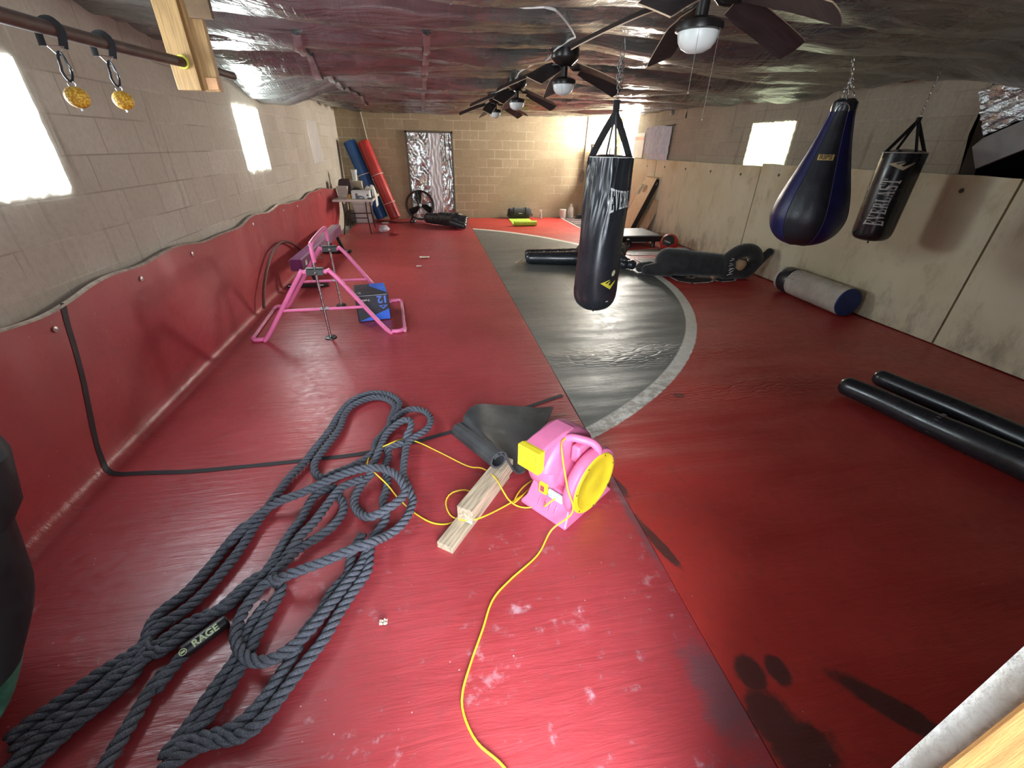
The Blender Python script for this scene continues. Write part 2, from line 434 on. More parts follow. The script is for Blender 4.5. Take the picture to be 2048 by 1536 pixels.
def ceil_mat():
    t = NT('ceiling_foil'); v = t.obj()
    fine = t.noise(t.map(v, sc=(26, 2.4, 1)), 1.0, 4, .6, .6)
    mid = t.noise(t.map(v, sc=(1.2, 6, 1)), 1.6, 4, .6, .8)
    weave = t.n('ShaderNodeTexWave', wave_type='BANDS', bands_direction='Y'); t.l(v, weave.inputs[0]); weave.inputs['Scale'].default_value = 26; weave.inputs['Distortion'].default_value = 1.5
    b = t.bump(mid, .6, .06); b = t.bump(fine, .45, .014, b); b = t.bump(weave.outputs[1], .05, .004, b)
    c = t.mix(t.ramp(mid, .3, .7), (.26,.275,.265), (.43,.445,.43))
    t.bsdf(c, t.ramp(t.noise(v, 2.2, 3), .3, .7, .20, .34), .82, .5, b); return t.m
ce = MB().grid(lambda a, b: Vector((-.03+(W+.06)*a, .1+(D+.02-.1)*b, zc(-.03+(W+.06)*a, .1+(D+.02-.1)*b))), 200, 420)
ce = struct(ce.build('ceiling', ceil_mat(), keep=True, angle=180), 'sagging silver foil ceiling')
struct(MB().box((W/2, D/2, H+.18), (W+.3, D+.5, .04)).build('ceiling_deck', M_oldwood, smooth=False, keep=True))
def strip(pts, w, name, m, drop=.028):
    path = smooth_path([(x, y, 0) for x, y in pts], .05)
    mb = MB(); n = len(path)
    def fn(a, b):
        i = min(n-1, int(round(b*(n-1)))); p = path[i]; x = p.x+(a-.5)*w*(1+.5*noise.noise((p.y*4, 1, w)))
        zz = sum(zc(p.x, p.y+q*.04) for q in (-2,-1,0,1,2))/5
        return Vector((x, p.y, zz-drop*(1+.6*noise.noise((p.y*5, a*3, 2)))))
    return mb.grid(fn, 2, n-1).build(name, m, ce, smooth=True)
M_seam = foil_mat('seam_tape', (.5,.47,.46), .35, .8, 8, .6)
strip([(a[0], a[1]) for a in [(1.236,3.75,2.42),(1.114,4.455,2.42),(1.051,5.505,2.42),(0.987,7.051,2.42),(1.113,9.406,2.42)]], .06, 'seam_tape', M_seam)
strip([(a[0], a[1]) for a in [(2.087,3.467,2.42),(2.081,4.099,2.42),(2.072,5.5,2.42),(2.055,7.221,2.42),(2.035,10.076,2.42)]], .05, 'seam_tape', M_seam)

# ------------------------------------------------------------------ wrestling mats
def ell(t, cx, cy, rx, ry, wob=.5, soft=.5, rot=0.0):
    """soft-edged irregular patch in floor coordinates"""
    v = t.map(t.obj(), loc=(0,0,0)); X = t.sep(v)
    dx = t.ma('SUBTRACT', X[0], cx); dy = t.ma('SUBTRACT', X[1], cy)
    ca, sa = math.cos(rot), math.sin(rot)
    a = t.ma('DIVIDE', t.ma('ADD', t.ma('MULTIPLY', dx, ca), t.ma('MULTIPLY', dy, sa)), rx)
    b = t.ma('DIVIDE', t.ma('SUBTRACT', t.ma('MULTIPLY', dy, ca), t.ma('MULTIPLY', dx, sa)), ry)
    d = t.ma('SQRT', t.ma('ADD', t.ma('MULTIPLY', a, a), t.ma('MULTIPLY', b, b)))
    d = t.ma('ADD', d, t.ma('MULTIPLY', t.ma('SUBTRACT', t.noise(t.obj(), 7, 5, .75), .5), wob*3.2))
    return t.ramp(d, 1-soft, 1+soft*.3, 1, 0)
def mx(t, *m):
    r = m[0]
    for k in m[1:]: r = t.ma('MAXIMUM', r, k)
    return r
def mat_left():
    t = NT('red_vinyl_mat_left'); v = t.obj(); X = t.sep(v)
    n = t.noise(v, 1.3, 5, .6); n2 = t.noise(v, 17, 5, .7); n3 = t.noise(v, 55, 3, .8)
    c = t.mix(t.ramp(n, .3, .7), (.34,.036,.041), (.44,.053,.062))
    c = t.mix(t.ramp(n2, .5, .75, 0, .35), c, (.20,.03,.04))
    near = t.ramp(X[1], .4, 2.6, 1, .12)
    sc = t.ma('MULTIPLY', t.ramp(t.ma('ADD', t.ma('MULTIPLY', n2, .6), t.ma('MULTIPLY', t.noise(v, 4, 4, .6), .4)), .56, .66), near)
    c = t.mix(t.ma('MULTIPLY', sc, .35), c, (.72,.42,.46))
    spk = t.ma('MULTIPLY', t.ramp(t.vor(v, 20), .03, .07, 1, 0), t.ramp(t.noise(v, 3.3, 2), .5, .56))
    c = t.mix(t.ma('MULTIPLY', spk, .75), c, (.78,.60,.58))
    sm1 = mx(t, ell(t, *[(2.509,0.965,0)][0][:2], .045, .06), ell(t, *[(2.455,0.689,0)][0][:2], .022, .035), ell(t, *[(2.273,1.055,0)][0][:2], .05, .03, .8), ell(t, *[(2.293,0.602,0)][0][:2], .015, .035))
    c = t.mix(t.ma('MULTIPLY', t.ma('MULTIPLY', sm1, t.ramp(n2, .42, .68)), .5), c, (.72,.52,.58))
    wear = mx(t, ell(t, 2.93, .62, .12, .20, .6), ell(t, 2.70, .36, .34, .07, .7), ell(t, 2.98, 1.55, .05, .5, .5))
    c = t.mix(t.ma('MULTIPLY', wear, .62), c, (.12,.085,.10))
    wr = t.ma('MULTIPLY', t.noise(t.map(v, sc=(1.1, 9, 6)), 2.2, 4, .65, .4), t.ramp(X[2], .02, .12, 1, .12))
    b = t.bump(wr, .24, .02); b = t.bump(n3, .10, .004, b)
    t.bsdf(c, t.ramp(n2, .3, .7, .31, .46), 0, .75, b); return t.m
CX, CY, R1, R2 = .78, 6.28, 4.575, 4.69          # competition circle painted on the right-hand mat
def mat_right():
    t = NT('red_vinyl_mat_right'); v = t.obj(); X = t.sep(v)
    n = t.noise(v, 1.1, 5, .6); n2 = t.noise(v, 15, 5, .7); n3 = t.noise(v, 60, 3, .8)
    c = t.mix(t.ramp(n, .3, .7), (.40,.028,.024), (.49,.042,.034))
    c = t.mix(t.ramp(n2, .5, .75, 0, .3), c, (.17,.022,.018))
    dx = t.ma('SUBTRACT', X[0], CX); dy = t.ma('SUBTRACT', X[1], CY)
    d = t.ma('SQRT', t.ma('ADD', t.ma('MULTIPLY', dx, dx), t.ma('MULTIPLY', dy, dy)))
    d = t.ma('ADD', d, t.ma('MULTIPLY', t.ma('SUBTRACT', n2, .5), .02))
    grey = t.mix(t.ramp(n, .3, .7), (.105,.112,.105), (.15,.158,.147))
    worn = t.ma('MULTIPLY', t.ramp(n2, .4, .6), t.ramp(X[1], 2.6, 3.3, .9, .15))
    ring = t.mix(worn, (.74,.71,.64), (.36,.31,.25))
    c = t.mix(t.ramp(d, R2-.006, R2+.006, 1, 0, False), c, ring)
    c = t.mix(t.ramp(d, R1-.006, R1+.006, 1, 0, False), c, grey)
    line = t.ma('MULTIPLY', t.ramp(t.ma('ABSOLUTE', t.ma('SUBTRACT', X[0], 3.86)), .004, .012, 1, 0), t.ma('MULTIPLY', t.ramp(X[1], 3.7, 3.9), t.ramp(X[1], 5.6, 6.4, 1, 0)))
    c = t.mix(t.ma('MULTIPLY', line, .5), c, (.25,.25,.24))
    res = mx(t, ell(t, *[(3.075,0.661,0)][0][:2], .055, .07, .3, .3), ell(t, *[(3.185,0.65,0)][0][:2], .045, .06, .3, .3), ell(t, *[(3.051,0.513,0)][0][:2], .10, .10, .4, .3), ell(t, *[(3.098,0.421,0)][0][:2], .13, .10, .4, .3), ell(t, *[(3.501,0.465,0)][0][:2], .05, .22, .3, .3, .75), ell(t, *[(3.008,1.289,0)][0][:2], .03, .22, .4, .3, .25), ell(t, *[(2.976,1.692,0)][0][:2], .03, .12, .4, .3, .2))
    c = t.mix(t.ma('MULTIPLY', res, .85), c, (.045,.028,.026))
    spot = mx(t, ell(t, *[(3.861,2.574,0)][0][:2], .05, .035, .3, .3), ell(t, *[(3.685,3.866,0)][0][:2], .05, .03, .8, .3), ell(t, *[(4.869,4.842,0)][0][:2], .05, .03, .8, .3), ell(t, *[(5.081,10.749,0)][0][:2], .07, .05, .7, .3))
    c = t.mix(t.ma('MULTIPLY', spot, .7), c, (.03,.022,.02))
    spk = t.ma('MULTIPLY', t.ramp(t.vor(v, 16), .025, .06, 1, 0), t.ramp(t.noise(v, 3.3, 2), .52, .58))
    c = t.mix(t.ma('MULTIPLY', spk, .5), c, (.66,.52,.5))
    big = t.noise(t.map(v, sc=(.35, 1.1, 1)), 1.5, 2)
    wr = t.noise(t.map(v, sc=(1.2, 8, 6)), 2.4, 4, .65, .4)
    band = mx(t, ell(t, 4.2, 3.35, 1.3, .28, .2, .8), ell(t, 4.6, 2.6, 1.0, .2, .2, .8))
    crk = t.ma('MULTIPLY', t.vor(t.map(v, sc=(7, 26, 1)), 1.0, 'DISTANCE_TO_EDGE'), 1.0)
    b = t.bump(big, .55, .09); b = t.bump(wr, .22, .012, b); b = t.bump(t.ma('MULTIPLY', t.ramp(crk, 0, .2), band), .5, .008, b); b = t.bump(n3, .10, .004, b)
    t.bsdf(c, t.ramp(n2, .3, .7, .36, .50), 0, .7, b); return t.m
M_matL, M_matR = mat_left(), mat_right()

XS = 2.975                                        # seam between the two mats
def fold_r(y): return .07+.12*sm(y, 6.5, 9.6)
def ztop(y): return .945+.022*math.sin(y*2.3)+.02*noise.noise((y*1.4, 3, 3))+.012*math.sin(y*7.1)-.05*sm(y, 8.8, 9.9)
YE = 9.85                                         # far end of the part that runs up the wall
def mat_point(s, y, lift=0.0):
    """point on the left mat at sheet distance s from the seam"""
    r = fold_r(y); xw = .04; xf = xw+r; l1 = XS-xf; l2 = l1+r*PI/2
    if s <= l1: return Vector((XS-s, y, lift+.004*noise.noise(((XS-s)*1.5, y*3, 1))))
    if s <= l2:
        t = (s-l1)/r; p = Vector((xf-(r-lift)*math.sin(t), y, r-(r-lift)*math.cos(t)))
    else: p = Vector((xw+lift, y, r+s-l2))
    up = sm(p.z, .05, .5)
    p.x += (.012+.014*noise.noise((y*1.7, p.z*2, 6))+.010*noise.noise((y*5, p.z*1.2, 4)))*up
    cur = sm(y, 8.6, YE); p.x += (.15*cur*cur)*math.sin(min(1, p.z/.95)*PI*.75)
    return p
def s_top(y):
    r = fold_r(y); return XS-(.04+r)+r*PI/2+ztop(y)-r
mb = MB(); ns, ny = 60, 170
ys = [12.06-(12.06-.14)*j/ny for j in range(ny+1)]
def mfn(a, b):
    y = 12.06-(12.06-.14)*b; st = s_top(y); l1 = XS-.04-fold_r(y)
    s = l1*a/.5 if a <= .5 else l1+(st-l1)*(a-.5)/.5
    return mat_point(s, y)
mb.grid(mfn, ns, ny)
mb.f = [f for f in mb.f if not (any(mb.v[i].y > YE for i in f) and all((i % (ns+1))/ns > .499 for i in f))]
lm = mb.build('wrestling_mat', M_matL, keep=True, solid=.028)
tag(lm, 'worn crimson floor mat on the left that curves up the left wall', 'mat')
tp = [(2.944,2.722),(2.5,2.535),(2.044,2.358),(1.55,2.225),(1.12,2.205),(.568,2.20),(.3,2.225)]
path = [mat_point(XS-x, y, .0025) for x, y in tp]
rr_ = fold_r(2.3); L1 = XS-.04-rr_
wallp = [(-.02,2.24),(rr_*PI/2*.5,2.265),(rr_*PI/2,2.29)]+[(rr_*PI/2-rr_+z, y) for z, y in ((.18,2.31),(.4,2.38),(.6,2.448),(.83,2.515),(.935,2.555))]
sy = [(XS-x, y) for x, y in tp]+[(L1+a, y) for a, y in wallp]
sp = smooth_path([(a, b, 0) for a, b in sy], .03)
def tape(a, b):
    n = len(sp)-1; i = min(n, int(round(b*n))); p = sp[i]; q = sp[min(i+1, n)]-sp[max(i-1, 0)]; q.normalize()
    w = .036*(a-.5)*(1+.12*noise.noise((i*.3, a, 1)))
    return mat_point(p.x-q.y*w, p.y+q.x*w, .003)
MB().grid(tape, 4, len(sp)-1).build('tape_line', pm('black_tape', (.022,.020,.024), .6, var=.3), lm)
ed = MB()                                         # pale fabric edge of the sheet along its top
def edge(a, b):
    y = .14+(YE-.14)*b; p = mat_point(s_top(y), y); an = PI*a
    return p+Vector((-.006-.017*math.cos(an), 0, .012*math.sin(an)))
ed.grid(edge, 4, 200).build('mat_edge', pm('mat_backing', (.33,.25,.20), .8, var=.3, vs=30), lm)
wm = pm('zinc_washer', (.55,.53,.5), .4, metal=.6)
for px in [(0.06,2.425,0.933),(0.06,3.233,0.944),(0.06,3.976,0.941),(0.06,5.431,0.941),(0.06,6.621,0.949),(0.06,7.306,0.96),(0.06,8.988,0.958)]:
    y = px[1]; p = mat_point(s_top(y)-.075, y, .004)
    w_ = MB().lathe([(.006,0),(.016,0),(.016,.004),(.005,.006),(.0,.008)], p, 12, (1,0,0)); w_.build('washer', wm, lm)

rm = MB()
def rfn(a, b):
    x = XS+.004+(W-.03-XS)*a; y = 12.06-(12.06-.14)*b
    return Vector((x, y, .004*noise.noise((x*1.5, y*2, 5))+.010*math.exp(-((y-3.35)/.12)**2)*sm(x, 3.1, 3.6)*(1-sm(x, 4.8, 6.0))))
rm.grid(lambda a, b: rfn(1-a, b), 60, 150)
rmo = rm.build('wrestling_mat', M_matR, keep=True, solid=.028)
tag(rmo, 'red floor mat on the right with a dark half circle ringed in white', 'mat')
# lettering painted along the far right of that mat
M_lw = pm('lettering_outline', (.70,.52,.47), .5, var=.15); M_ld = pm('lettering_fill', (.055,.04,.04), .5, var=.25)
def flat(poly, z=.0075): return [Vector((p[0], p[1], z)) for p in poly]
for poly in ([(5.522,7.432,0),(5.655,7.69,0),(6.63,7.829,0),(6.322,7.261,0),(5.552,7.313,0)], [(5.524,7.039,0),(6.185,7.033,0),(6.155,6.659,0),(5.789,6.184,0),(5.537,6.148,0)], [(5.548,5.895,0),(5.699,6.043,0),(5.91,6.04,0),(5.892,5.834,0),(6.065,6.043,0),(6.254,5.894,0),(6.119,5.591,0),(6.009,5.492,0),(5.702,5.474,0),(5.55,5.603,0)], [(6.13,5.609,0),(6.163,5.499,0),(6.398,5.501,0),(6.556,5.675,0),(6.59,5.918,0),(6.358,5.903,0)], [(5.546,12.077,0),(6.161,12.04,0),(5.802,9.837,0),(5.579,10.198,0)]):
    MB().add(flat(poly), [tuple(range(len(poly)))]).build('lettering_fill', M_ld, rmo, smooth=False)
def stroke(pts, w, closed=False, z=.009):
    lo = MB()
    P = [Vector((p[0], p[1], z)) for p in pts]
    if closed: P.append(P[0])
    for a, b in zip(P[:-1], P[1:]):
        d = (b-a); 
        if d.length < 1e-4: continue
        d.normalize(); n = Vector((-d.y, d.x, 0))*w/2; a2, b2 = a-d*w*.45, b+d*w*.45
        lo.add([a2-n, b2-n, b2+n, a2+n], [(0,1,2,3)])
    lo.build('lettering_outline', M_lw, rmo, smooth=False)
for pts, cl in (([(6.32,7.781,0),(5.655,7.69,0),(5.522,7.432,0),(5.552,7.313,0),(6.322,7.261,0)], 0), ([(5.748,7.467,0),(6.428,7.457,0)], 0), ([(6.185,7.033,0),(5.524,7.039,0),(5.537,6.148,0),(5.789,6.184,0)], 0), ([(5.658,6.764,0),(5.807,6.773,0)], 0), ([(5.553,6.627,0),(5.723,6.633,0)], 0),
                ([(5.548,5.895,0),(5.699,6.043,0),(5.91,6.04,0),(5.892,5.834,0),(6.065,6.043,0),(6.254,5.894,0),(6.119,5.591,0),(6.009,5.492,0),(5.702,5.474,0),(5.55,5.603,0)], 1), ([(5.881,5.836,0),(5.771,5.769,0),(5.907,5.721,0),(5.903,5.813,0)], 1), ([(6.13,5.609,0),(6.163,5.499,0),(6.398,5.501,0),(6.556,5.675,0)], 0),
                ([(6.089,12.045,0),(5.546,12.077,0),(5.556,10.129,0),(5.623,9.343,0)], 0), ([(5.582,11.752,0),(5.888,11.733,0)], 0), ([(5.642,11.483,0),(6.039,11.457,0)], 0), ([(5.647,11.186,0),(6.008,11.161,0)], 0), ([(5.639,10.903,0),(5.993,10.918,0)], 0)):
    stroke(pts, .036, cl)

# ------------------------------------------------------------------ pale wall pads on the right wall
def pad_mat():
    t = NT('cream_wall_pad'); v = t.obj()
    n = t.noise(v, 1.2, 5, .6); n2 = t.noise(t.map(v, sc=(1,1,.5)), 5, 5, .7)
    c = t.mix(t.ramp(n, .3, .7), (.64,.565,.385), (.72,.65,.47))
    c = t.mix(t.ramp(n2, .5, .75, 0, .5), c, (.34,.26,.14))
    z = t.sep(v)[2]
    c = t.mix(t.ma('MULTIPLY', t.ramp(z, 1.0, 1.5, 0, .6), t.ramp(t.noise(v, 2.0, 4), .4, .7)), c, (.46,.30,.10))
    c = t.mix(t.ma('MULTIPLY', t.ramp(z, .05, .5, .5, 0), t.ramp(n2, .4, .65)), c, (.26,.22,.17))
    t.bsdf(c, .6, 0, .35, t.bump(n2, .12, .01)); return t.m
M_pad = pad_mat()
edges = [(9.72, 12.02), (6.36, 9.70), (3.14, 6.34), (.16, 3.12)]
plab = ['cream wall pad in the far right corner behind the leaning cornhole boards', 'cream wall pad on the right wall behind the red medicine ball', 'cream wall pad on the right wall behind the two hanging bags', 'cream wall pad on the right wall nearest the camera']
for (a0, a1), lb, zt in zip(edges, plab, (1.49, 1.50, 1.535, 1.55)):
    def pf(a, b, a0=a0, a1=a1, zt=zt):
        y = a0+(a1-a0)*a; z = .012+(zt-.012)*b
        return Vector((W-.055+.012*noise.noise((y*.9, z*.9, 1))+.012*(4*(a-.5)**2)**6, y, z-.012*(b == 1)*noise.noise((y*3, 2, 2))))
    o = MB().grid(lambda a, b: pf(1-a, b), 40, 24).build('wall_pad', M_pad, solid=.04)
    tag(o, lb, 'wall pad', 'cream pads fixed along the right wall')
    for k in range(3 if a1-a0 < 2.8 else 4):
        y = a0+(a1-a0)*(k+.5)/(3 if a1-a0 < 2.8 else 4)
        MB().lathe([(.0,0),(.022,.002),(.018,.006),(.0,.007)], (W-.055, y, zt-.13), 10, (-1,0,.2)).build('fixing_screw', pm('rusty_fixing', (.09,.065,.04), .6), o)

# ------------------------------------------------------------------ pull-up pipe, post and grip balls
M_rust = pm('rusty_pipe', (.075,.036,.026), .65, metal=.0, var=.3, vs=20, bump=.1)
PX0 = .79
po = thing('wooden_post', (.80, 3.07, 1.943), 'pale pine post of joined boards hanging from the ceiling around the pull-up pipe', 'post')
MB().box((.781, 3.07, 2.2), (.118, .04, .52)).build('front_board', M_wood, po, bevel=.003)
MB().box((.880, 3.11, 2.2), (.085, .04, .52)).build('rear_board', M_wood, po, bevel=.003)
MB().box((.893, 3.082, 1.975), (.055, .018, .055)).build('spacer_block', pm('red_pine', (.55,.28,.13), .6, var=.2, vs=12), po, bevel=.002)
MB().box((.935, 3.06, 2.32), (.11, .035, .14)).build('top_block', pm('dark_plywood', (.17,.10,.05), .7, var=.25), po, bevel=.002)
MB().tube([(PX0, 3.047, 2.062), (PX0, 3.034, 2.062)], .031, 20).build('yellow_tape_ring', pm('yellow_tape', (.70,.66,.08), .5), po)
pb = MB().tube(smooth_path([(PX0,.30,2.0),(PX0,1.5,2.015),(PX0,2.4,2.035),(PX0,3.07,2.062),(PX0,3.74,2.08)], .1), .0225, 18).build('pull_up_pipe', M_rust)
tag(pb, 'rusty brown pull-up pipe running through the pine post beside the left wall', 'pull-up bar')
M_ball = None
def ball_mat():
    t = NT('yellow_grip'); v = t.vor(t.obj(), 125); 
    c = t.mix(t.ramp(v, .25, .6), (.90,.56,.07), (.56,.27,.02))
    t.bsdf(c, .55, 0, .4, t.bump(t.ma('MULTIPLY', v, -1.0), .6, .004)); return t.m
M_ball = ball_mat()
def grip(y, label):
    zp = 2.025+.012*(y-2.09)/.28
    g = thing('grip_ball', (PX0, y, 1.80), label, 'grip ball', 0, 'grip balls on the pull-up pipe')
    st = MB()                                        # webbing looped over the pipe
    lp = [(PX0-.028+.0, y-.02, zp-.05),(PX0-.028, y-.012, zp),(PX0-.018, y, zp+.022),(PX0, y+.002, zp+.028),(PX0+.018, y, zp+.022),(PX0+.028, y+.008, zp),(PX0+.012, y+.014, zp-.05)]
    st.tube(smooth_path(lp, .01), .012, 8, flat=(.14,1)); st.build('webbing_strap', M_blackfab, g)
    r = MB(); 
    tri = [(PX0-.02, y-.018, zp-.046),(PX0+.014, y+.014, zp-.046),(PX0-.002, y-.002, zp-.075)]
    r.tube(tri, .003, 8, closed=True); r.build('metal_ring', M_steel, g)
    c = MB(); cz = zp-.104; pts = []
    for k in range(20):
        a = 2*PI*k/20; w = .010 if math.sin(a) > 0 else .014
        pts.append((PX0+w*math.cos(a)*.7, y+w*math.cos(a)*.7, cz+.042*math.sin(a)))
    c.tube(pts, .0042, 8, closed=True); c.build('carabiner', M_black, g)
    e = MB(); ez = cz-.050
    e.tube([(PX0+.009*math.cos(a), y+.004*math.cos(a), ez+.008*math.sin(a)) for a in [2*PI*k/12 for k in range(12)]], .0028, 8, closed=True)
    e.tube([(PX0, y, ez-.008), (PX0, y, ez-.082)], .004, 8); e.build('eye_bolt', M_steel, g)
    MB().ball((PX0, y, ez-.040), (.036,.036,.034), 28, 18).build('ball', M_ball, g)
    return g
grip(2.092, 'yellow dimpled grip ball on a black strap, nearest the large left window')
grip(2.372, 'yellow dimpled grip ball on a black strap, nearest the pine post')

# ------------------------------------------------------------------ ceiling fans
M_fan = pm('fan_black', (.022,.018,.016), .35, metal=.3, var=.25, vs=12)
M_blade = pm('fan_blade', (.030,.020,.020), .5, var=.35, vs=4, stretch=(2,14,2))
M_bedge = pm('tan_blade_edge', (.40,.29,.19), .6, var=.15)
M_bowl = NT('frosted_bowl'); M_bowl.bsdf(M_bowl.mix(M_bowl.ramp(M_bowl.noise(M_bowl.obj(), 6, 2), .3, .7), (.62,.66,.62), (.70,.73,.69)), .35, 0, .5); M_bowl = M_bowl.m
fans = [(x, y, 2.165) for x, y, z in ([(3.248,2.204,2.12)][0], [(3.195,4.142,2.12)][0], [(3.143,5.961,2.12)][0], [(3.147,7.807,2.12)][0])]
flab = ['black ceiling fan with white glass bowl, nearest the camera', 'black ceiling fan with white glass bowl, second from the camera, behind the heavy bag chain', 'black ceiling fan, third from the camera, its bowl seen against the back wall', 'black ceiling fan farthest from the camera, close to the back door wall']
fx, fy, fz = fans[0]
fan = thing('ceiling_fan', (fx, fy, fz), flab[0], 'ceiling fan', math.radians(8), 'black ceiling fans in a row')
L = lambda prof: MB().lathe([(r, z) for r, z in prof], (fx, fy, fz), 32)
L([(.02,.26),(.085,.26),(.105,.25),(.112,.24),(.112,.175),(.106,.16),(.095,.15),(.055,.115),(.045,.11),(.0,.11)]).build('motor_housing', M_fan, fan)
L([(.0,.115),(.027,.115),(.027,.045),(.045,.035),(.06,.03),(.0,.03)]).build('light_neck', M_fan, fan)
L([(.0,.038),(.07,.036),(.098,.022),(.102,.008),(.10,-.006),(.088,-.010),(.0,-.010)]).build('light_rim', M_fan, fan)
L([(.086,-.008),(.086,-.02),(.080,-.045),(.064,-.066),(.038,-.080),(.0,-.085)]).build('glass_bowl', M_bowl, fan)
for k in range(5):
    a = math.radians(8+72*k); R3 = Matrix.Rotation(a, 3, 'Z'); o3 = Vector((fx, fy, fz))
    bl = MB()
    def bfn(u, v, R3=R3, o3=o3):
        r = .155+.40*u; w = (.044+.024*sm(u, 0, .25))*(1 if u < .93 else .93)
        z = .100-.110*u-.025*u*u
        return o3+R3@Vector((r+(.012*(1-(2*v-1)**2) if u > .95 else 0), (v-.5)*2*w, z-(v-.5)*.05))
    bl.grid(bfn, 14, 6); b_ = bl.build('blade', [M_blade, M_bedge], fan, solid=.005); b_.modifiers[0].material_offset_rim = 1
    ir = MB(); ir.tube([o3+R3@Vector(p) for p in ((.05,0,.115),(.09,.012,.098),(.13,.02,.098),(.17,.022,.100))], .007, 8)
    ir.tube([o3+R3@Vector(p) for p in ((.05,0,.115),(.09,-.012,.098),(.13,-.02,.10),(.17,-.022,.102))], .007, 8)
    ir.beam(o3+R3@Vector((.155,0,.104)), o3+R3@Vector((.20,0,.100)), .05, .006)
    ir.build('blade_iron', M_fan, fan)
ch = MB()
for sx, zl in ((.05,-.34),(-.045,-.24)): ch.tube([(fx+sx, fy-.085, fz+.02),(fx+sx, fy-.088, fz+zl)], .0007, 5); ch.ball((fx+sx, fy-.088, fz+zl), .004, 8, 6)
ch.build('pull_chain', pm('dull_cord', (.30,.27,.24), .7), fan)
for k in (1, 2, 3): dup(fan, fans[k], math.radians((8, 15, 22, 33)[k]), flab[k])
cord = MB().tube(smooth_path([(a[0], a[1], zc(a[0], a[1])-.012) for a in [(2.211,3.007,2.4),(2.447,3.048,2.4),(2.624,3.012,2.4),(2.766,2.902,2.4),(3.086,3.554,2.4),(3.12,3.78,2.4),(3.091,4.059,2.4),(3.119,4.435,2.4),(3.113,4.848,2.4),(3.061,5.365,2.4),(3.101,5.805,2.4),(3.126,6.646,2.4),(3.089,7.665,2.4),(3.191,9.426,2.4)]], .05), .007, 8).build('electrical_cable', pm('white_cable', (.72,.70,.66), .5))
tag(cord, 'white electrical cable snaking along the foil ceiling between the fans', 'cable')

# ------------------------------------------------------------------ hanging bags
def chain_mb(a, b, link=.036, r=.0032, w=.011):
    a, b = Vector(a), Vector(b); d = b-a; n = max(2, int(d.length/(link*.78))); t = d.normalized()
    u = t.cross(Vector((.3,.8,.1))).normalized(); v = t.cross(u); mb = MB()
    for i in range(n):
        c = a+d*((i+.5)/n); q = u if i % 2 else v; pts = []
        for k in range(12):
            an = 2*PI*k/12; pts.append(c+t*(link*.5*math.sin(an))+q*(w*math.cos(an)))
        mb.tube(pts, r, 6, closed=True)
    return mb
M_white_print = pm('white_print', (.70,.72,.68), .5, var=.12, vs=40)
M_yellow_print = pm('yellow_print', (.80,.70,.06), .45, var=.08)
def on_cyl(cx, cy, rfun, ang0, zc0, du=1.0, lift=.0025, rot=0.0):
    """map flat (u,v) to a vertical round bag: u wraps round it, v runs up; rot turns the print"""
    ca, sa = math.cos(rot), math.sin(rot)
    def f(u, v):
        U, V = u*ca-v*sa, u*sa+v*ca; z = zc0+V; r = rfun(z)+lift; a = ang0+U*du/max(.05, rfun(z))
        return Vector((cx+r*math.cos(a), cy+r*math.sin(a), z))
    return f
def toward(cx, cy, off=0.0):        # angle on the bag that faces the doorway, turned by off
    return math.atan2(0-cy, 2.02-cx)+off

# big wrinkled bag in the middle
hx, hy = 3.475, 3.62
hb = thing('heavy_bag', (hx, hy, .36), 'long black punching bag hanging in the middle of the room on a chain', 'punching bag', 0, None)
def hr(z):
    t = max(0, z-.57)/1.07
    if z < .57: return .195*max(0, 1-((.57-z)/.196)**2.5)**(1/2.5)+.001
    return .196-.026*t
def hfn(a, b):
    z = .376+1.262*(1-(1-b)**1.0); z = .376+1.262*(b**1.15); an = 2*PI*a; r = hr(z)
    k = sm(z, .95, 1.45); wr = (noise.noise((math.cos(an)*2.6+z*.6, math.sin(an)*2.6, z*1.1))*.030+abs(noise.noise((math.cos(an-z*.5)*5, math.sin(an-z*.5)*5, z*1.5)))*.026-.008)*k
    wr += .004*noise.noise((math.cos(an)*2, math.sin(an)*2, z*3))
    return Vector((hx+(r+wr)*math.cos(an), hy+(r+wr)*math.sin(an), z))
m_ = MB().grid(hfn, 120, 130)
m_.lathe([(hr(1.638)-.006, 1.636), (.10,1.655), (.02,1.66)], (hx, hy, 0), 40, cap=False)
body = m_.build('bag_body', M_black, hb, angle=180)
MB().tube([(hx+.171*math.cos(2*PI*k/40), hy+.171*math.sin(2*PI*k/40), 1.64) for k in range(40)], .004, 6, closed=True).build('top_piping', M_white_print, hb)
MB().tube([(hx, hy, .385), (hx+.004, hy, .35)], .009, 8).build('bottom_tab', M_black, hb)
top = Vector((hx, hy, 1.93))
for k in range(4):
    a = toward(hx, hy, .25)+k*PI/2; q = Vector((hx+.155*math.cos(a), hy+.155*math.sin(a), 1.63))
    p2 = Vector((hx+.075*math.cos(a), hy+.075*math.sin(a), 1.80)); MB().tube(smooth_path([q+Vector((0,0,-.04)), q, p2, top+Vector((.012*math.cos(a), .012*math.sin(a), -.02)), top], .03), .027, 8, flat=(.16,1)).build('hanging_strap', M_blackfab, hb)
MB().tube([(hx, hy, 1.86), (hx, hy, 2.02)], .026, 10, flat=(.7,1)).build('strap_sleeve', M_blackfab, hb)
zt = zc(hx, hy)
cm = chain_mb((hx, hy, 2.0), (hx-.004, hy, zt-.12)); 
for s_ in (-.014, .016): cm2 = chain_mb((hx+s_, hy, 2.12), (hx+s_, hy+.01, zt-.13)); cm.add(cm2.v, cm2.f)
cm.tube(smooth_path([(hx-.012,hy,zt-.13),(hx-.016,hy,zt-.08),(hx-.004,hy,zt-.02),(hx+.004,hy,zt-.02),(hx+.016,hy,zt-.08),(hx+.014,hy,zt-.13)], .01), .003, 6)
cm.build('chain', M_steel, hb)
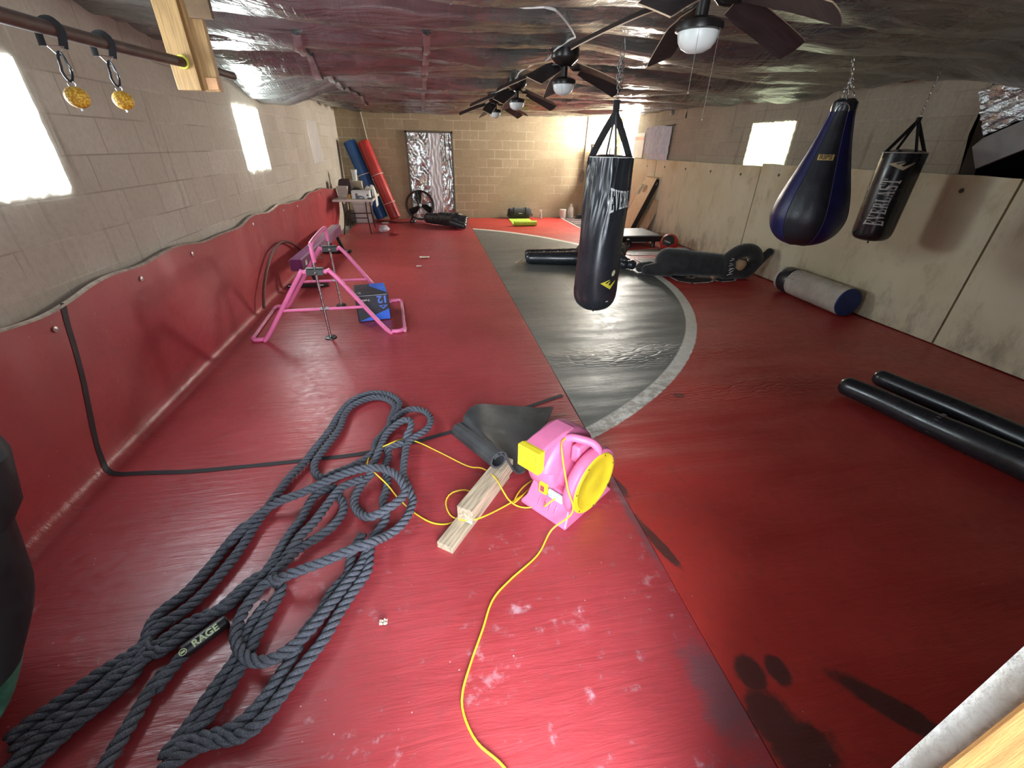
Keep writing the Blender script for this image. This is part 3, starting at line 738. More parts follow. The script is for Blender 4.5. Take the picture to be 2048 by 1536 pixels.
a0 = toward(hx, hy)
vs, fs = slab_word('EVERLAST', .62, .09, .45); vs = [(x*.055, y*.150) for x, y in vs]
decal(MB(), vs, fs, on_cyl(hx, hy, lambda z: hr(z)+.016, a0+.98, 1.345, 1, .004, .05), .012).build('word_print', M_white_print, hb)
vs = [(x*.15-.075, y*.085-.04) for x, y in SWOOSH[0]]
decal(MB(), vs, SWOOSH[1], on_cyl(hx, hy, hr, a0+.58, .655, 1, .004), .012).build('logo_print', M_yellow_print, hb)
vs = [(.019*math.cos(2*PI*k/14)+.006*math.sin(2*PI*k/14), .026*math.sin(2*PI*k/14)) for k in range(14)]
decal(MB(), vs, [tuple(range(14))], on_cyl(hx, hy, hr, a0+.80, .755, 1, .004)).build('badge_print', pm('cream_print', (.70,.68,.42), .5), hb)
decal(MB(), [(-.012,-.006),(.012,-.004),(.012,.006),(-.012,.004)], [(0,1,2,3)], on_cyl(hx, hy, hr, a0+.62, .505, 1, .006)).build('bottom_label', M_white_print, hb)

# blue and black teardrop bag
tx, ty = 5.36, 3.5
tb = thing('teardrop_bag', (tx, ty, .955), 'blue and black leather teardrop bag hanging on a chain', 'punching bag')
TP = [(.0,.955),(.10,.96),(.19,1.0),(.255,1.07),(.285,1.15),(.29,1.22),(.275,1.31),(.245,1.42),(.205,1.54),(.17,1.65),(.135,1.77),(.108,1.88),(.09,1.96),(.085,2.0)]
def tr(z):
    for (r0, z0), (r1, z1) in zip(TP[:-1], TP[1:]):
        if z0 <= z <= z1: return r0+(r1-r0)*(z-z0)/(z1-z0)
    return .085
M_navy = pm('navy_leather', (.012,.014,.085), .38, var=.25, vs=8, bump=.15, bs=120)
M_blk2 = pm('black_leather', (.018,.020,.026), .36, var=.25, vs=8, bump=.15, bs=120)
zs = [p.y for p in smooth_path([(0, z, 0) for r, z in TP], .02)]
tps = smooth_path([(r, z, 0) for r, z in TP], .02)
ta = toward(tx, ty, -.05)
for k in range(6):
    half = PI/6
    nm = 'black_panel' if k % 2 == 0 else 'blue_panel'; mm = M_blk2 if k % 2 == 0 else M_navy
    def tfn(a, b, k=k):
        i = min(len(tps)-1, int(round(b*(len(tps)-1)))); p = tps[i]; an = ta+k*PI/3+(a-.5)*2*half
        puff = 1+.012*math.cos((a-.5)*PI); return Vector((tx+p.x*puff*math.cos(an), ty+p.x*puff*math.sin(an), p.y))
    MB().grid(tfn, 12, len(tps)-1).build(nm, mm, tb, angle=180)
sm_ = MB()
for k in range(6):
    an = ta+k*PI/3+PI/6; sm_.tube([Vector((tx+(p.x*1.004)*math.cos(an), ty+(p.x*1.004)*math.sin(an), p.y)) for p in tps[2:]], .004, 6)
sm_.build('panel_seam', pm('blue_seam', (.03,.03,.12), .5), tb)
tc_ = MB().lathe([(.086,1.985),(.09,2.01),(.088,2.05),(.06,2.075),(.0,2.08)], (tx, ty, 0), 24); tc_.build('leather_cap', M_black, tb)
rg = MB()
e1 = Vector((math.cos(ta), math.sin(ta), 0)); e2 = Vector((-e1.y, e1.x, 0)); base = Vector((tx, ty, 1.985))+e1*.092
rg.tube([base+e2*(.045*math.cos(PI*k/14))+Vector((0,0,.055*math.sin(PI*k/14)))+e1*.006*math.sin(PI*k/14) for k in range(15)], .0035, 8)
rg.build('wire_ring', M_steel, tb)
zt = zc(tx-.03, ty)-.01; apex = Vector((tx-.02, ty, 2.22)); cm = chain_mb(apex, (tx-.05, ty+.02, zt), .034, .0028, .009)
for k in range(3):
    an = ta+k*2*PI/3; c2 = chain_mb((tx+.06*math.cos(an), ty+.06*math.sin(an), 2.06), apex, .034, .0028, .009); cm.add(c2.v, c2.f)
cm.build('chain', M_steel, tb)
vs, fs = text2d('RIPS', .045, .002); vs = [(v.x*1.1, v.y) for v in vs]
tg = MB(); decal(tg, [(-.055,-.021),(.055,-.021),(.055,.021),(-.055,.021)], [(0,1,2,3)], on_cyl(tx, ty, tr, ta, 1.665, 1, .004), .012)
lb_ = tg.build('gold_label', pm('gold_label', (.62,.44,.16), .5, var=.15), tb)
decal(MB(), vs, fs, on_cyl(tx, ty, tr, ta, 1.665, 1, .006)).build('label_lettering', pm('label_ink', (.16,.10,.03), .6), lb_)

# small black bag by the right wall
sx, sy_ = 6.42, 3.75
sb_ = thing('heavy_bag', (sx, sy_, .90), 'short black punching bag with white lettering hanging beside the right wall', 'punching bag')
def sr(z): return .168*(max(0, 1-((1.02-z)/.092)**2)**.3 if z < 1.02 else 1)
prof = [(.0,.926),(.08,.928),(.125,.94),(.150,.96),(.163,.99),(.168,1.03),(.170,1.3),(.172,1.5),(.172,1.70),(.168,1.715),(.08,1.735),(.0,1.74)]
MB().lathe(prof, (sx, sy_, 0), 48).build('bag_body', M_black, sb_)
MB().tube([(sx+.173*math.cos(2*PI*k/40), sy_+.173*math.sin(2*PI*k/40), 1.71) for k in range(40)], .004, 6, closed=True).build('top_piping', M_white_print, sb_)
MB().tube([(sx, sy_, .93), (sx+.006, sy_, .895)], .007, 8).build('bottom_tab', M_black, sb_)
top = Vector((sx, sy_, 1.965)); a0 = toward(sx, sy_)
for k in range(4):
    a = a0+.5+k*PI/2; q = Vector((sx+.160*math.cos(a), sy_+.160*math.sin(a), 1.712)); MB().tube([q+Vector((0,0,-.05)), q, (q+top)/2, top], .020, 8, flat=(.15,1)).build('hanging_strap', M_blackfab, sb_)
MB().tube([(sx,sy_,1.93),(sx,sy_,1.99)], .020, 8).build('strap_sleeve', M_blackfab, sb_)
chain_mb((sx, sy_, 1.985), (sx+.01, sy_, zc(sx, sy_)-.01), .034, .0024, .008).build('chain', M_steel, sb_)
vs, fs = slab_word('EVERLAST', .62, .09, .38); vs = [(x*.073, y*.135) for x, y in vs]
decal(MB(), vs, fs, on_cyl(sx, sy_, lambda z: .170, a0-.10, 1.29, 1, .003, PI/2), .012).build('word_print', M_white_print, sb_)
vs = [((x-.5)*.20, (y-.5)*.075) for x, y in SWOOSH[0]]
decal(MB(), vs, SWOOSH[1], on_cyl(sx, sy_, lambda z: .172, a0+.06, 1.605, 1, .003, .0), .012).build('logo_print', pm('cream_logo', (.68,.62,.42), .5), sb_)

# ------------------------------------------------------------------ battle rope
def rope_mat():
    t = NT('battle_rope'); v = t.obj(); n = t.noise(v, 240, 3, .7); n2 = t.noise(v, 9, 3)
    c = t.mix(t.ramp(n, .3, .75), (.045,.050,.064), (.17,.18,.215))
    c = t.mix(t.ramp(n2, .45, .7, 0, .4), c, (.06,.058,.062))
    fl = t.ramp(t.vor(t.map(v, sc=(1,1,1)), 55), .05, .10, 1, 0)
    c = t.mix(t.ma('MULTIPLY', fl, .5), c, (.5,.55,.5))
    t.bsdf(c, .7, 0, .35, t.bump(n, .5, .004)); return t.m
M_rope = rope_mat()
rp = MB(); RR = .0225
def rope(pts, z0=None):
    path = smooth_path(pts, .011)
    # light smoothing
    for _ in range(3): path = [path[0]]+[(path[i-1]+path[i]*2+path[i+1])/4 for i in range(1, len(path)-1)]+[path[-1]]
    strands = [[], [], []]; prev = None; s = 0
    for i, p in enumerate(path):
        t = (path[min(i+1, len(path)-1)]-path[max(i-1, 0)]).normalized()
        u = Vector((0,0,1)).cross(t) if prev is None else prev-t*prev.dot(t)
        u.normalize(); prev = u; w = t.cross(u)
        if i: s += (p-path[i-1]).length
        for k in range(3):
            an = 2*PI*(s/.105)+2*PI*k/3; strands[k].append(p+(u*math.cos(an)+w*math.sin(an))*.0136)
    for q in strands: rp.tube(q, .0106, 7)
z1, z2, z3 = .024, .066, .105
# top double loop, outer and inner run
rope([(0.63,0.767,0.03),(0.664,0.86,0.03),(0.71,0.907,0.03),(0.801,1.063,0.03)]+[(0.846,1.196,0.03),(0.899,1.24,0.03),(0.952,1.316,0.03),(0.992,1.421,0.03),(1.024,1.541,0.03),(1.049,1.71,0.03)]+[(1.096,1.927,0.03),(1.118,2.026,0.03),(1.17,2.15,0.03),(1.206,2.294,0.03),(1.251,2.453,0.03),(1.285,2.659,0.03),(1.336,2.814,0.03),(1.444,2.913,0.03),(1.567,2.907,0.03),(1.652,2.838,0.03),(1.694,2.748,0.03),(1.69,2.651,0.03),(1.654,2.528,0.03),(1.633,2.431,0.03),(1.606,2.36,0.03),(1.567,2.276,0.03),(1.575,2.164,0.05),(1.514,2.114,0.03),(1.445,2.06,0.03),(1.359,2.019,0.03),(1.307,1.981,0.03),(1.256,2.032,0.03),(1.234,2.101,0.03),(1.233,2.163,0.03),(1.279,2.33,0.03),(1.315,2.481,0.03),(1.324,2.664,0.03),(1.371,2.774,0.03),(1.481,2.852,0.03),(1.586,2.824,0.03),(1.656,2.724,0.03),(1.659,2.623,0.03),(1.643,2.53,0.03),(1.654,2.4,0.05)])
# small loop on the right, running down the right side and into the long front strand
rope([(1.67,2.486,0.05),(1.695,2.544,0.05),(1.749,2.6,0.05),(1.807,2.615,0.05),(1.883,2.568,0.05),(1.92,2.468,0.05),(1.905,2.37,0.05),(1.851,2.303,0.05),(1.804,2.265,0.05),(1.769,2.2,0.05),(1.761,2.094,0.05),(1.758,1.979,0.05),(1.761,1.899,0.05),(1.798,1.781,0.06),(1.816,1.723,0.04)]+[(1.819,1.716,0.04),(1.799,1.627,0.04),(1.759,1.548,0.04),(1.7,1.5,0.04),(1.637,1.415,0.1),(1.547,1.388,0.1),(1.462,1.351,0.1),(1.379,1.323,0.1),(1.315,1.302,0.1),(1.264,1.297,0.08)]+[(1.224,1.319,0.06),(1.187,1.259,0.06),(1.165,1.191,0.06),(1.164,1.115,0.06),(1.19,1.052,0.06),(1.238,0.998,0.06),(1.294,0.972,0.06),(1.347,0.979,0.06),(1.402,1.026,0.05),(1.452,1.088,0.05),(1.504,1.176,0.05),(1.553,1.265,0.05)]+[(1.586,1.334,0.04),(1.616,1.431,0.03),(1.634,1.491,0.03),(1.658,1.56,0.03),(1.684,1.634,0.03)]+[(1.657,1.747,0.03),(1.671,1.84,0.03),(1.665,1.93,0.03),(1.644,2.021,0.03),(1.657,2.095,0.03),(1.658,2.151,0.03),(1.651,2.172,0.06),(1.704,2.197,0.06),(1.75,2.207,0.06)])
# the pale strand over the top with the curl
rope([(0.678,0.736,0.03),(0.714,0.826,0.03),(0.758,0.898,0.03),(0.851,1.028,0.03)]+[(0.811,1.23,0.028),(0.882,1.341,0.028),(0.929,1.473,0.028),(0.959,1.598,0.028),(0.994,1.696,0.028)]+[(0.97,1.565,0.05),(1.014,1.655,0.05),(1.071,1.76,0.05),(1.144,1.782,0.08),(1.239,1.826,0.08),(1.334,1.889,0.08),(1.44,1.92,0.1),(1.542,1.937,0.11),(1.643,1.925,0.11),(1.723,1.863,0.11),(1.767,1.782,0.11),(1.783,1.716,0.1),(1.745,1.656,0.1),(1.677,1.614,0.09),(1.608,1.605,0.07),(1.542,1.677,0.04),(1.506,1.77,0.03),(1.517,1.858,0.03),(1.555,1.937,0.04)]+[(1.584,1.952,0.06),(1.585,2.032,0.06),(1.605,2.097,0.08),(1.624,2.218,0.08),(1.643,2.303,0.08),(1.693,2.365,0.09),(1.751,2.41,0.1),(1.795,2.383,0.1),(1.791,2.312,0.09),(1.762,2.276,0.06),(1.75,2.247,0.03)])
# inner strands
rope([(1.538,1.909,0.06),(1.442,1.864,0.06),(1.403,1.796,0.06),(1.371,1.708,0.06),(1.338,1.62,0.06),(1.298,1.553,0.06),(1.276,1.487,0.06),(1.238,1.446,0.03),(1.202,1.395,0.03),(1.157,1.37,0.03)]+[(1.161,1.375,0.03),(1.117,1.336,0.03),(1.07,1.262,0.03),(1.03,1.218,0.03),(0.991,1.176,0.03),(0.942,1.129,0.03),(0.895,1.085,0.03)]+[(0.889,1.1,0.03),(0.821,1.046,0.03),(0.763,0.988,0.03),(0.713,0.943,0.03),(0.674,0.91,0.03),(0.642,0.881,0.03),(0.612,0.838,0.03)])
rope([(1.391,1.896,0.03),(1.336,1.887,0.03),(1.293,1.853,0.03),(1.275,1.784,0.03),(1.26,1.689,0.03),(1.229,1.591,0.03),(1.208,1.505,0.03),(1.191,1.419,0.03),(1.174,1.372,0.03)]+[(1.168,1.339,0.03),(1.119,1.302,0.03),(1.071,1.236,0.03),(1.004,1.217,0.03),(0.955,1.192,0.03),(0.906,1.153,0.03),(0.87,1.111,0.03)]+[(0.837,1.126,0.03),(0.782,1.085,0.03),(0.729,1.046,0.03),(0.682,0.995,0.03),(0.634,0.947,0.03),(0.6,0.913,0.03),(0.574,0.874,0.03)])
rope([(1.397,1.861,0.03),(1.452,1.763,0.03),(1.458,1.693,0.03),(1.429,1.619,0.03),(1.37,1.554,0.03),(1.311,1.513,0.03),(1.276,1.441,0.05),(1.246,1.383,0.05),(1.219,1.339,0.05)]+[(1.243,1.326,0.03),(1.276,1.292,0.03),(1.262,1.224,0.03),(1.248,1.151,0.03),(1.233,1.088,0.03),(1.234,1.035,0.03),(1.215,0.973,0.03),(1.197,0.907,0.03),(1.172,0.848,0.03),(1.147,0.806,0.03),(1.12,0.773,0.03),(1.094,0.741,0.03)])
rope([(1.234,1.229,0.03),(1.202,1.159,0.03),(1.189,1.096,0.03),(1.195,1.042,0.03),(1.182,0.998,0.03),(1.16,0.943,0.03),(1.139,0.885,0.03),(1.126,0.839,0.03),(1.108,0.8,0.03),(1.094,0.771,0.03),(1.076,0.739,0.03)])
# pair running to the bottom of the frame
rope([(1.635,1.53,0.03),(1.623,1.454,0.03)]+[(1.626,1.327,0.03),(1.586,1.245,0.03),(1.536,1.142,0.03),(1.493,1.035,0.03),(1.446,0.961,0.03),(1.412,0.904,0.03),(1.378,0.843,0.03),(1.343,0.788,0.03),(1.296,0.761,0.03),(1.219,0.762,0.03),(1.174,0.756,0.03),(1.126,0.736,0.03),(1.091,0.707,0.03)])
rope([(1.579,1.533,0.03),(1.543,1.431,0.03)]+[(1.542,1.317,0.03),(1.49,1.245,0.03),(1.458,1.145,0.03),(1.418,1.084,0.03),(1.396,0.999,0.03),(1.368,0.935,0.03),(1.34,0.871,0.03),(1.304,0.821,0.03),(1.259,0.786,0.03),(1.199,0.777,0.03),(1.154,0.773,0.03),(1.119,0.759,0.03),(1.08,0.738,0.03)])
# end with the handle
rope([(1.001,1.085,0.028),(0.98,1.042,0.028),(0.963,0.99,0.028),(0.946,0.948,0.028)]+[(0.955,1.024,0.028),(0.935,0.959,0.028),(0.929,0.893,0.028),(0.924,0.851,0.028),(0.919,0.806,0.028),(0.916,0.771,0.028),(0.912,0.729,0.028)])
rpo = rp.build('battle_rope', M_rope, angle=180)
tag(rpo, 'heap of thick dark grey twisted battle rope on the crimson mat', 'rope')
ga, gb = Vector([(1.101,1.18,0.032)][0]), Vector([(0.983,1.069,0.032)][0])
MB().tube([ga, ga+(gb-ga)*.03, ga+(gb-ga)*.06, ga+(gb-ga)*.94, ga+(gb-ga)*.97, gb], [.022,.026,.027,.027,.026,.023], 20).build('rope_grip', pm('grip_sleeve', (.012,.012,.015), .35, var=.2, bump=.05), rpo)
gd = (ga-gb).normalized(); gs = gd.cross(Vector((0,0,1))).normalized()
def on_grip(u, v, c=gb+(ga-gb)*.40):
    an = -v/.0278+.65; return c+gd*u+(gs*math.sin(an)+Vector((0,0,1))*math.cos(an))*.0282
vs, fs = text2d('RAGE', .034, .0012); vs = [(v.x*1.05+.018, v.y) for v in vs]
lg = MB(); decal(lg, vs, fs, on_grip, .006)
for r0, r1 in ((.0125,.0095),):
    rv = [(r*math.cos(2*PI*k/20)-.058, r*math.sin(2*PI*k/20)) for k in range(20) for r in (r0, r1)]
    decal(lg, rv, [(2*k, (2*k+2) % 40, (2*k+3) % 40, 2*k+1) for k in range(20)], on_grip)
decal(lg, [(-.065,-.004),(-.051,-.004),(-.051,.004),(-.065,.004)], [(0,1,2,3)], on_grip)
lg.build('grip_lettering', pm('pale_green_print', (.62,.72,.42), .5), rpo)

# ------------------------------------------------------------------ yellow extension cord
M_cord = pm('yellow_cord', (.80,.56,.03), .45, var=.12)
bO = Vector((2.577,1.415,0)); bX = Vector((.817,.576,0)); bY = Vector((-.615,.788,0))
def bl(x, y, z): return bO+bX*x+bY*y+Vector((0,0,z))
cp = [(2.197,0.411,0.008),(2.123,0.542,0.008),(2.045,0.621,0.008),(2.008,0.705,0.008),(2.008,0.774,0.008),(2.047,0.869,0.008),(2.104,0.983,0.008),(2.162,1.103,0.008),(2.252,1.185,0.008),(2.405,1.294,0.008),(2.5,1.401,0.04)]
cp += [bl(.0,-.03,.16), bl(.01,.02,.28), bl(.05,.09,.40), bl(.12,.15,.432), bl(.17,.15,.43)]
loop1 = smooth_path(cp, .02)
cd = MB().tube(loop1, .0042, 8)
tail = [bl(.12,.15,.432), bl(.17,.15,.43), bl(.22,.13,.40), bl(.30,.12,.30), bl(.33,.10,.1), bl(.30,.32,.02), bl(.1,.36,.015), bl(-.05,.30,.03)]
c3 = smooth_path(tail+[(2.473,1.746,0.01),(2.412,1.692,0.01),(2.302,1.626,0.01),(2.169,1.527,0.055),(2.092,1.517,0.055),(2.019,1.585,0.02),(1.991,1.666,0.01),(1.994,1.729,0.01),(2.029,1.774,0.01),(2.099,1.777,0.015),(2.137,1.726,0.02),(2.099,1.611,0.03),(2.017,1.557,0.01),(1.928,1.565,0.01),(1.839,1.638,0.01),(1.743,1.762,0.01),(1.68,1.826,0.07),(1.617,1.892,0.1),(1.547,2.04,0.05),(1.564,2.155,0.05),(1.668,2.158,0.1),(1.725,2.244,0.06),(1.814,2.272,0.02),(1.971,2.14,0.01),(2.129,1.955,0.035),(2.209,1.855,0.09),(2.262,1.722,0.133),(2.294,1.615,0.12),(2.324,1.627,0.05),(2.369,1.615,0.01),(2.434,1.594,0.01),(2.516,1.595,0.04)]+[bl(-.025,.12,.11), bl(-.01,.10,.14), bl(.02,.09,.155)], .02)
cd.tube(c3, .0042, 8)
tag(cd.build('extension_cord', M_cord), 'yellow extension cord looping from the rope over the pink blower to the foreground', 'cord')

# ------------------------------------------------------------------ lumber offcuts
ba, bb = (Vector([(1.936,1.422,0)][0])+Vector([(2.006,1.375,0)][0]))/2, None
ta_, tb_ = Vector([(2.044,1.577,0.127)][0]), Vector([(2.115,1.475,0.127)][0]); tc2 = Vector([(2.389,1.839,0.127)][0])
ld = (tc2-tb_); ld.z = 0; llen = ld.length; ld.normalize()
M_grain = pm('weathered_pine_grain', (.46,.36,.25), .8, var=.35, vs=5, bump=.2, bs=30, stretch=(1.2,16,16), turn=math.atan2(ld.y, ld.x))
b2 = MB().beam((ba.x, ba.y, .019), (ba.x+ld.x*.60, ba.y+ld.y*.60, .019), .089, .038)
tag(b2.build('lumber_offcut', M_grain, smooth=False, bevel=.002), 'weathered flat board lying on the mat beneath a thicker wooden block', 'lumber')
m0 = (ta_+tb_)/2
b1 = MB().beam((m0.x, m0.y, .0835), (m0.x+ld.x*llen, m0.y+ld.y*llen, .0835), .089, .089)
bo_ = tag(b1.build('lumber_offcut', M_grain, smooth=False, bevel=.003), 'thick square wooden block resting on a longer flat board', 'lumber')
ls = Vector((-ld.y, ld.x, 0)); c = Vector((m0.x, m0.y, 0))-ld*.0012
MB().add([c-ls*.044+Vector((0,0,.042)), c-ls*.002+Vector((0,0,.042)), c-ls*.002+Vector((0,0,.062)), c-ls*.044+Vector((0,0,.062))], [(0,1,2,3)]).build('paper_tag', pm('pale_tag', (.55,.72,.62), .6), bo_)

# ------------------------------------------------------------------ rolled rubber mat
M_rub = pm('black_rubber', (.040,.042,.045), .62, var=.3, vs=7, bump=.1, bs=200, dirt=(.10,.095,.08))
A0 = Vector([(2.103,2.297,0.05)][0]); A1 = Vector([(2.295,1.793,0.185)][0]); A0.z = A1.z = 0
av = (A1-A0); aw = av.length; av.normalize(); sv = Vector((av.y, -av.x, 0)); sv = -sv if sv.x < 0 else sv
prof = []                                            # (offset across, height)
for k in range(46):
    a = PI*.25-2.55*PI*k/45*1.0+0; r = .034+.020*k/45
    prof.append((r*math.cos(a+PI*.55), .058+r*math.sin(a+PI*.55)))
e = prof[-1]
def rmf(a, b):
    n1 = .62
    if a < n1:
        i = min(45, int(round(a/n1*45))); o_, h_ = prof[i]
    else:
        t = (a-n1)/(1-n1); st_ = A0+av*(aw*b)+sv*e[0]+Vector((0,0,e[1]+.13*b))
        en = Vector((2.80,2.48,.03))*(1-b)+Vector((2.46,1.86,.03))*b
        p = st_*(1-t)+en*t
        p.y += .15*math.sin(PI*t**.6)*(1-b)**2; p.z += .05*math.exp(-((t-.12)/.2)**2)*(1-b)**2-.07*math.sin(PI*t)*b+.02*sm(t, .8, 1)*(1-b)
        p.z = max(.009, p.z); return p
    return A0+av*(aw*b)+sv*o_+Vector((0,0,max(.009, h_+.13*b)))
ro = MB().grid(rmf, 90, 14).build('rubber_mat', M_rub, solid=.012, off=0, angle=60)
tag(ro, 'thick black rubber mat half rolled up behind the wooden block', 'rubber mat')

# ------------------------------------------------------------------ pink inflatable blower
M_pink = pm('pink_plastic', (.74,.19,.36), .42, var=.10, vs=5, bump=.05, dirt=(.60,.13,.28))
M_yel = pm('yellow_plastic', (.84,.66,.03), .4, var=.08)
bw = thing('inflatable_blower', tuple(bl(.21,.135,0)), 'pink air blower with a yellow disc and yellow square outlet cap', 'blower')
def bring(cx, cz, r, y): return [bl(cx+r*math.cos(2*PI*k/40), y, cz+r*math.sin(2*PI*k/40)) for k in range(40)]
base = MB()
def rect(x0, x1, y0, y1, z): return [bl(x0,y0,z), bl(x1,y0,z), bl(x1,y1,z), bl(x0,y1,z)]
base.loft([rect(.0,.42,.0,.30,.0), rect(.0,.42,.0,.30,.018), rect(.03,.39,.012,.285,.05), rect(.07,.35,.03,.27,.16)])
base.build('base', M_pink, bw, bevel=.008)
dr = MB(); cz = .195
dr.loft([bring(.21,cz,.120,.066), bring(.21,cz,.165,.062), bring(.21,cz,.185,.052), bring(.21,cz,.194,.038), bring(.21,cz,.198,.015), bring(.21,cz,.192,.0), bring(.21,cz,.176,-.006)])
dr.build('intake_drum', M_pink, bw)
nk = MB(); nk.loft([bring(.21,cz,.105,.04), bring(.21,cz,.10,.10), bring(.21,cz,.112,.16)]); nk.build('motor_neck', M_pink, bw)
sc = MB(); rings = []                                # scroll housing, a spiral swelling towards the outlet
def scr(k, y):
    a = 2*PI*k/48; r = .170+.055*(((a+PI*1.05) % (2*PI))/(2*PI))
    return r
for y, kf in ((.135,.86),(.145,.95),(.165,.99),(.20,1),(.25,1),(.285,.985),(.30,.93)):
    rings.append([bl(.21+scr(k, y)*kf*math.cos(2*PI*k/48), y, .235+scr(k, y)*kf*math.sin(2*PI*k/48)) for k in range(48)])
sc.loft(rings); sc.build('scroll_housing', M_pink, bw)
ou = MB()
ou.loft([[bl(x, y, z) for y, z in ((.16,zb),(.28,zb),(.28,zt_),(.16,zt_))] for x, zb, zt_ in ((.24,.34,.455),(.15,.335,.455),(.05,.325,.445),(-.02,.315,.428))]); ou.build('outlet_duct', M_pink, bw, bevel=.012)
cpm = MB()
cpm.loft([[bl(x, .22+s*dy, .372+t_*dz) for s, t_ in ((-1,-1),(1,-1),(1,1),(-1,1))] for x, dy, dz in ((.0,.062,.060),(-.012,.062,.060),(-.014,.066,.064),(-.048,.066,.064),(-.052,.062,.060),(-.052,.051,.049),(-.030,.047,.045))])
cpm.build('outlet_cap', M_yel, bw, bevel=.003)
hd = MB(); hd.tube(smooth_path([bl(.16,.165,.415), bl(.175,.13,.435), bl(.20,.08,.432), bl(.225,.04,.42), bl(.235,.015,.395), bl(.235,.01,.37)], .015), .021, 14); hd.build('handle', M_pink, bw)
dk = MB(); dk.loft([bring(.21,cz,.177,-.004), bring(.21,cz,.172,-.011), bring(.21,cz,.150,-.012), bring(.21,cz,.146,-.009), bring(.21,cz,.06,-.010), bring(.21,cz,.002,-.010)])
dko = dk.build('intake_cover', M_yel, bw)
sc_ = MB()
for k in range(7):
    a = 2*PI*k/7+.3; sc_.lathe([(.0045,0),(.0045,.003),(.0,.004)], bl(.21+.162*math.cos(a), -.011, cz+.162*math.sin(a)), 8, -bY)
sc_.build('screws', pm('dark_screw', (.2,.16,.05), .5, metal=.5), dko)
MB().lathe([(.020,0),(.020,.016),(.012,.022),(.0,.022)], bl(.125,.07,.20), 16, -bX).build('switch_knob', M_blackmetal, bw)
pl = MB()
for (y0,y1,z0,z1) in ((.165,.178,.10,.175),(.205,.218,.10,.175),(.178,.205,.10,.115),(.178,.205,.16,.175)):
    pl.add([bl(.055,y0,z0), bl(.055,y1,z0), bl(.075,y1,z1), bl(.075,y0,z1)], [(0,1,2,3)])
plt = MB().box(bl(.045,.185,.15), (.02,.05,.07), Matrix((bX,bY,(0,0,1))).transposed()); plto = plt.build('yellow_bracket', M_yel, bw, bevel=.004)
MB().box(bl(.0335,.185,.150), (.006,.022,.034), Matrix((bX,bY,(0,0,1))).transposed()).build('bracket_hole_shade', pm('shaded_pink', (.35,.06,.10), .6), plto)  # dark pink block paints the shaded hole in the bracket
lb = MB().box(bl(.050,.11,.135), (.012,.09,.05), Matrix((bX,bY,(0,0,1))).transposed()); lb.build('rating_label', pm('pale_blue_label', (.50,.66,.74), .4, var=.25, vs=60), bw, bevel=.002)
gf = MB()
for k in range(4): gf.beam(bl(.022, .09+.035*k, .035), bl(.045, .09+.035*k, .085), .010, .012)
gf.build('base_ribs', M_pink, bw, bevel=.003)
pk = MB(); pk.box(bl(.21,.09,.36), (.12,.05,.10), Matrix((bX,bY,(0,0,1))).transposed()); pk.build('neck_block', M_pink, bw, bevel=.012)

# ------------------------------------------------------------------ dark bag at the left edge
sl = [(0.5,1.472,0.738),(0.5,1.432,0.634),(0.5,1.407,0.568),(0.5,1.357,0.538),(0.5,1.346,0.535),(0.5,1.314,0.421),(0.5,1.281,0.314),(0.5,1.253,0.265),(0.5,1.219,0.222),(0.5,1.161,0.171),(0.5,1.11,0.132)]
kb = thing('standing_bag', (.34, 1.15, 0), 'black vinyl bag with a green foot leaning by the left wall at the photo edge', 'punching bag')
ax = []
for q in sl: ax.append(Vector(q))
top_ = MB(); rings = []
def brim(q, r):
    c = q+Vector((-.17, -.10, 0)).normalized()*r; n_ = 22
    return [c+Vector((r*math.cos(2*PI*k/n_), r*math.sin(2*PI*k/n_), 0)) for k in range(n_)]
pr = [ax[0]+Vector((-.05,.04,.05))]+ax
rings = [brim(q, r) for q, r in zip(pr, (.10,.13,.15,.16,.15,.15,.165,.175,.178,.175,.165,.155))]
top_.loft(rings); top_.build('bag_body', pm('black_nylon', (.010,.010,.014), .6, var=.3), kb)
gq = [(0.5,1.11,0.129),(0.5,1.086,0.102),(0.5,1.045,0.07),(0.5,1.006,0.053),(0.5,0.966,0.043)]
rings = [brim(Vector(q), r) for q, r in zip(gq, (.157,.152,.145,.13,.11))]
for r_ in rings[-1]: r_.z = max(.004, r_.z)
MB().loft(rings).build('green_foot', pm('green_satin', (.05,.17,.12), .35, var=.5, vs=14, bump=.3, bs=20), kb)

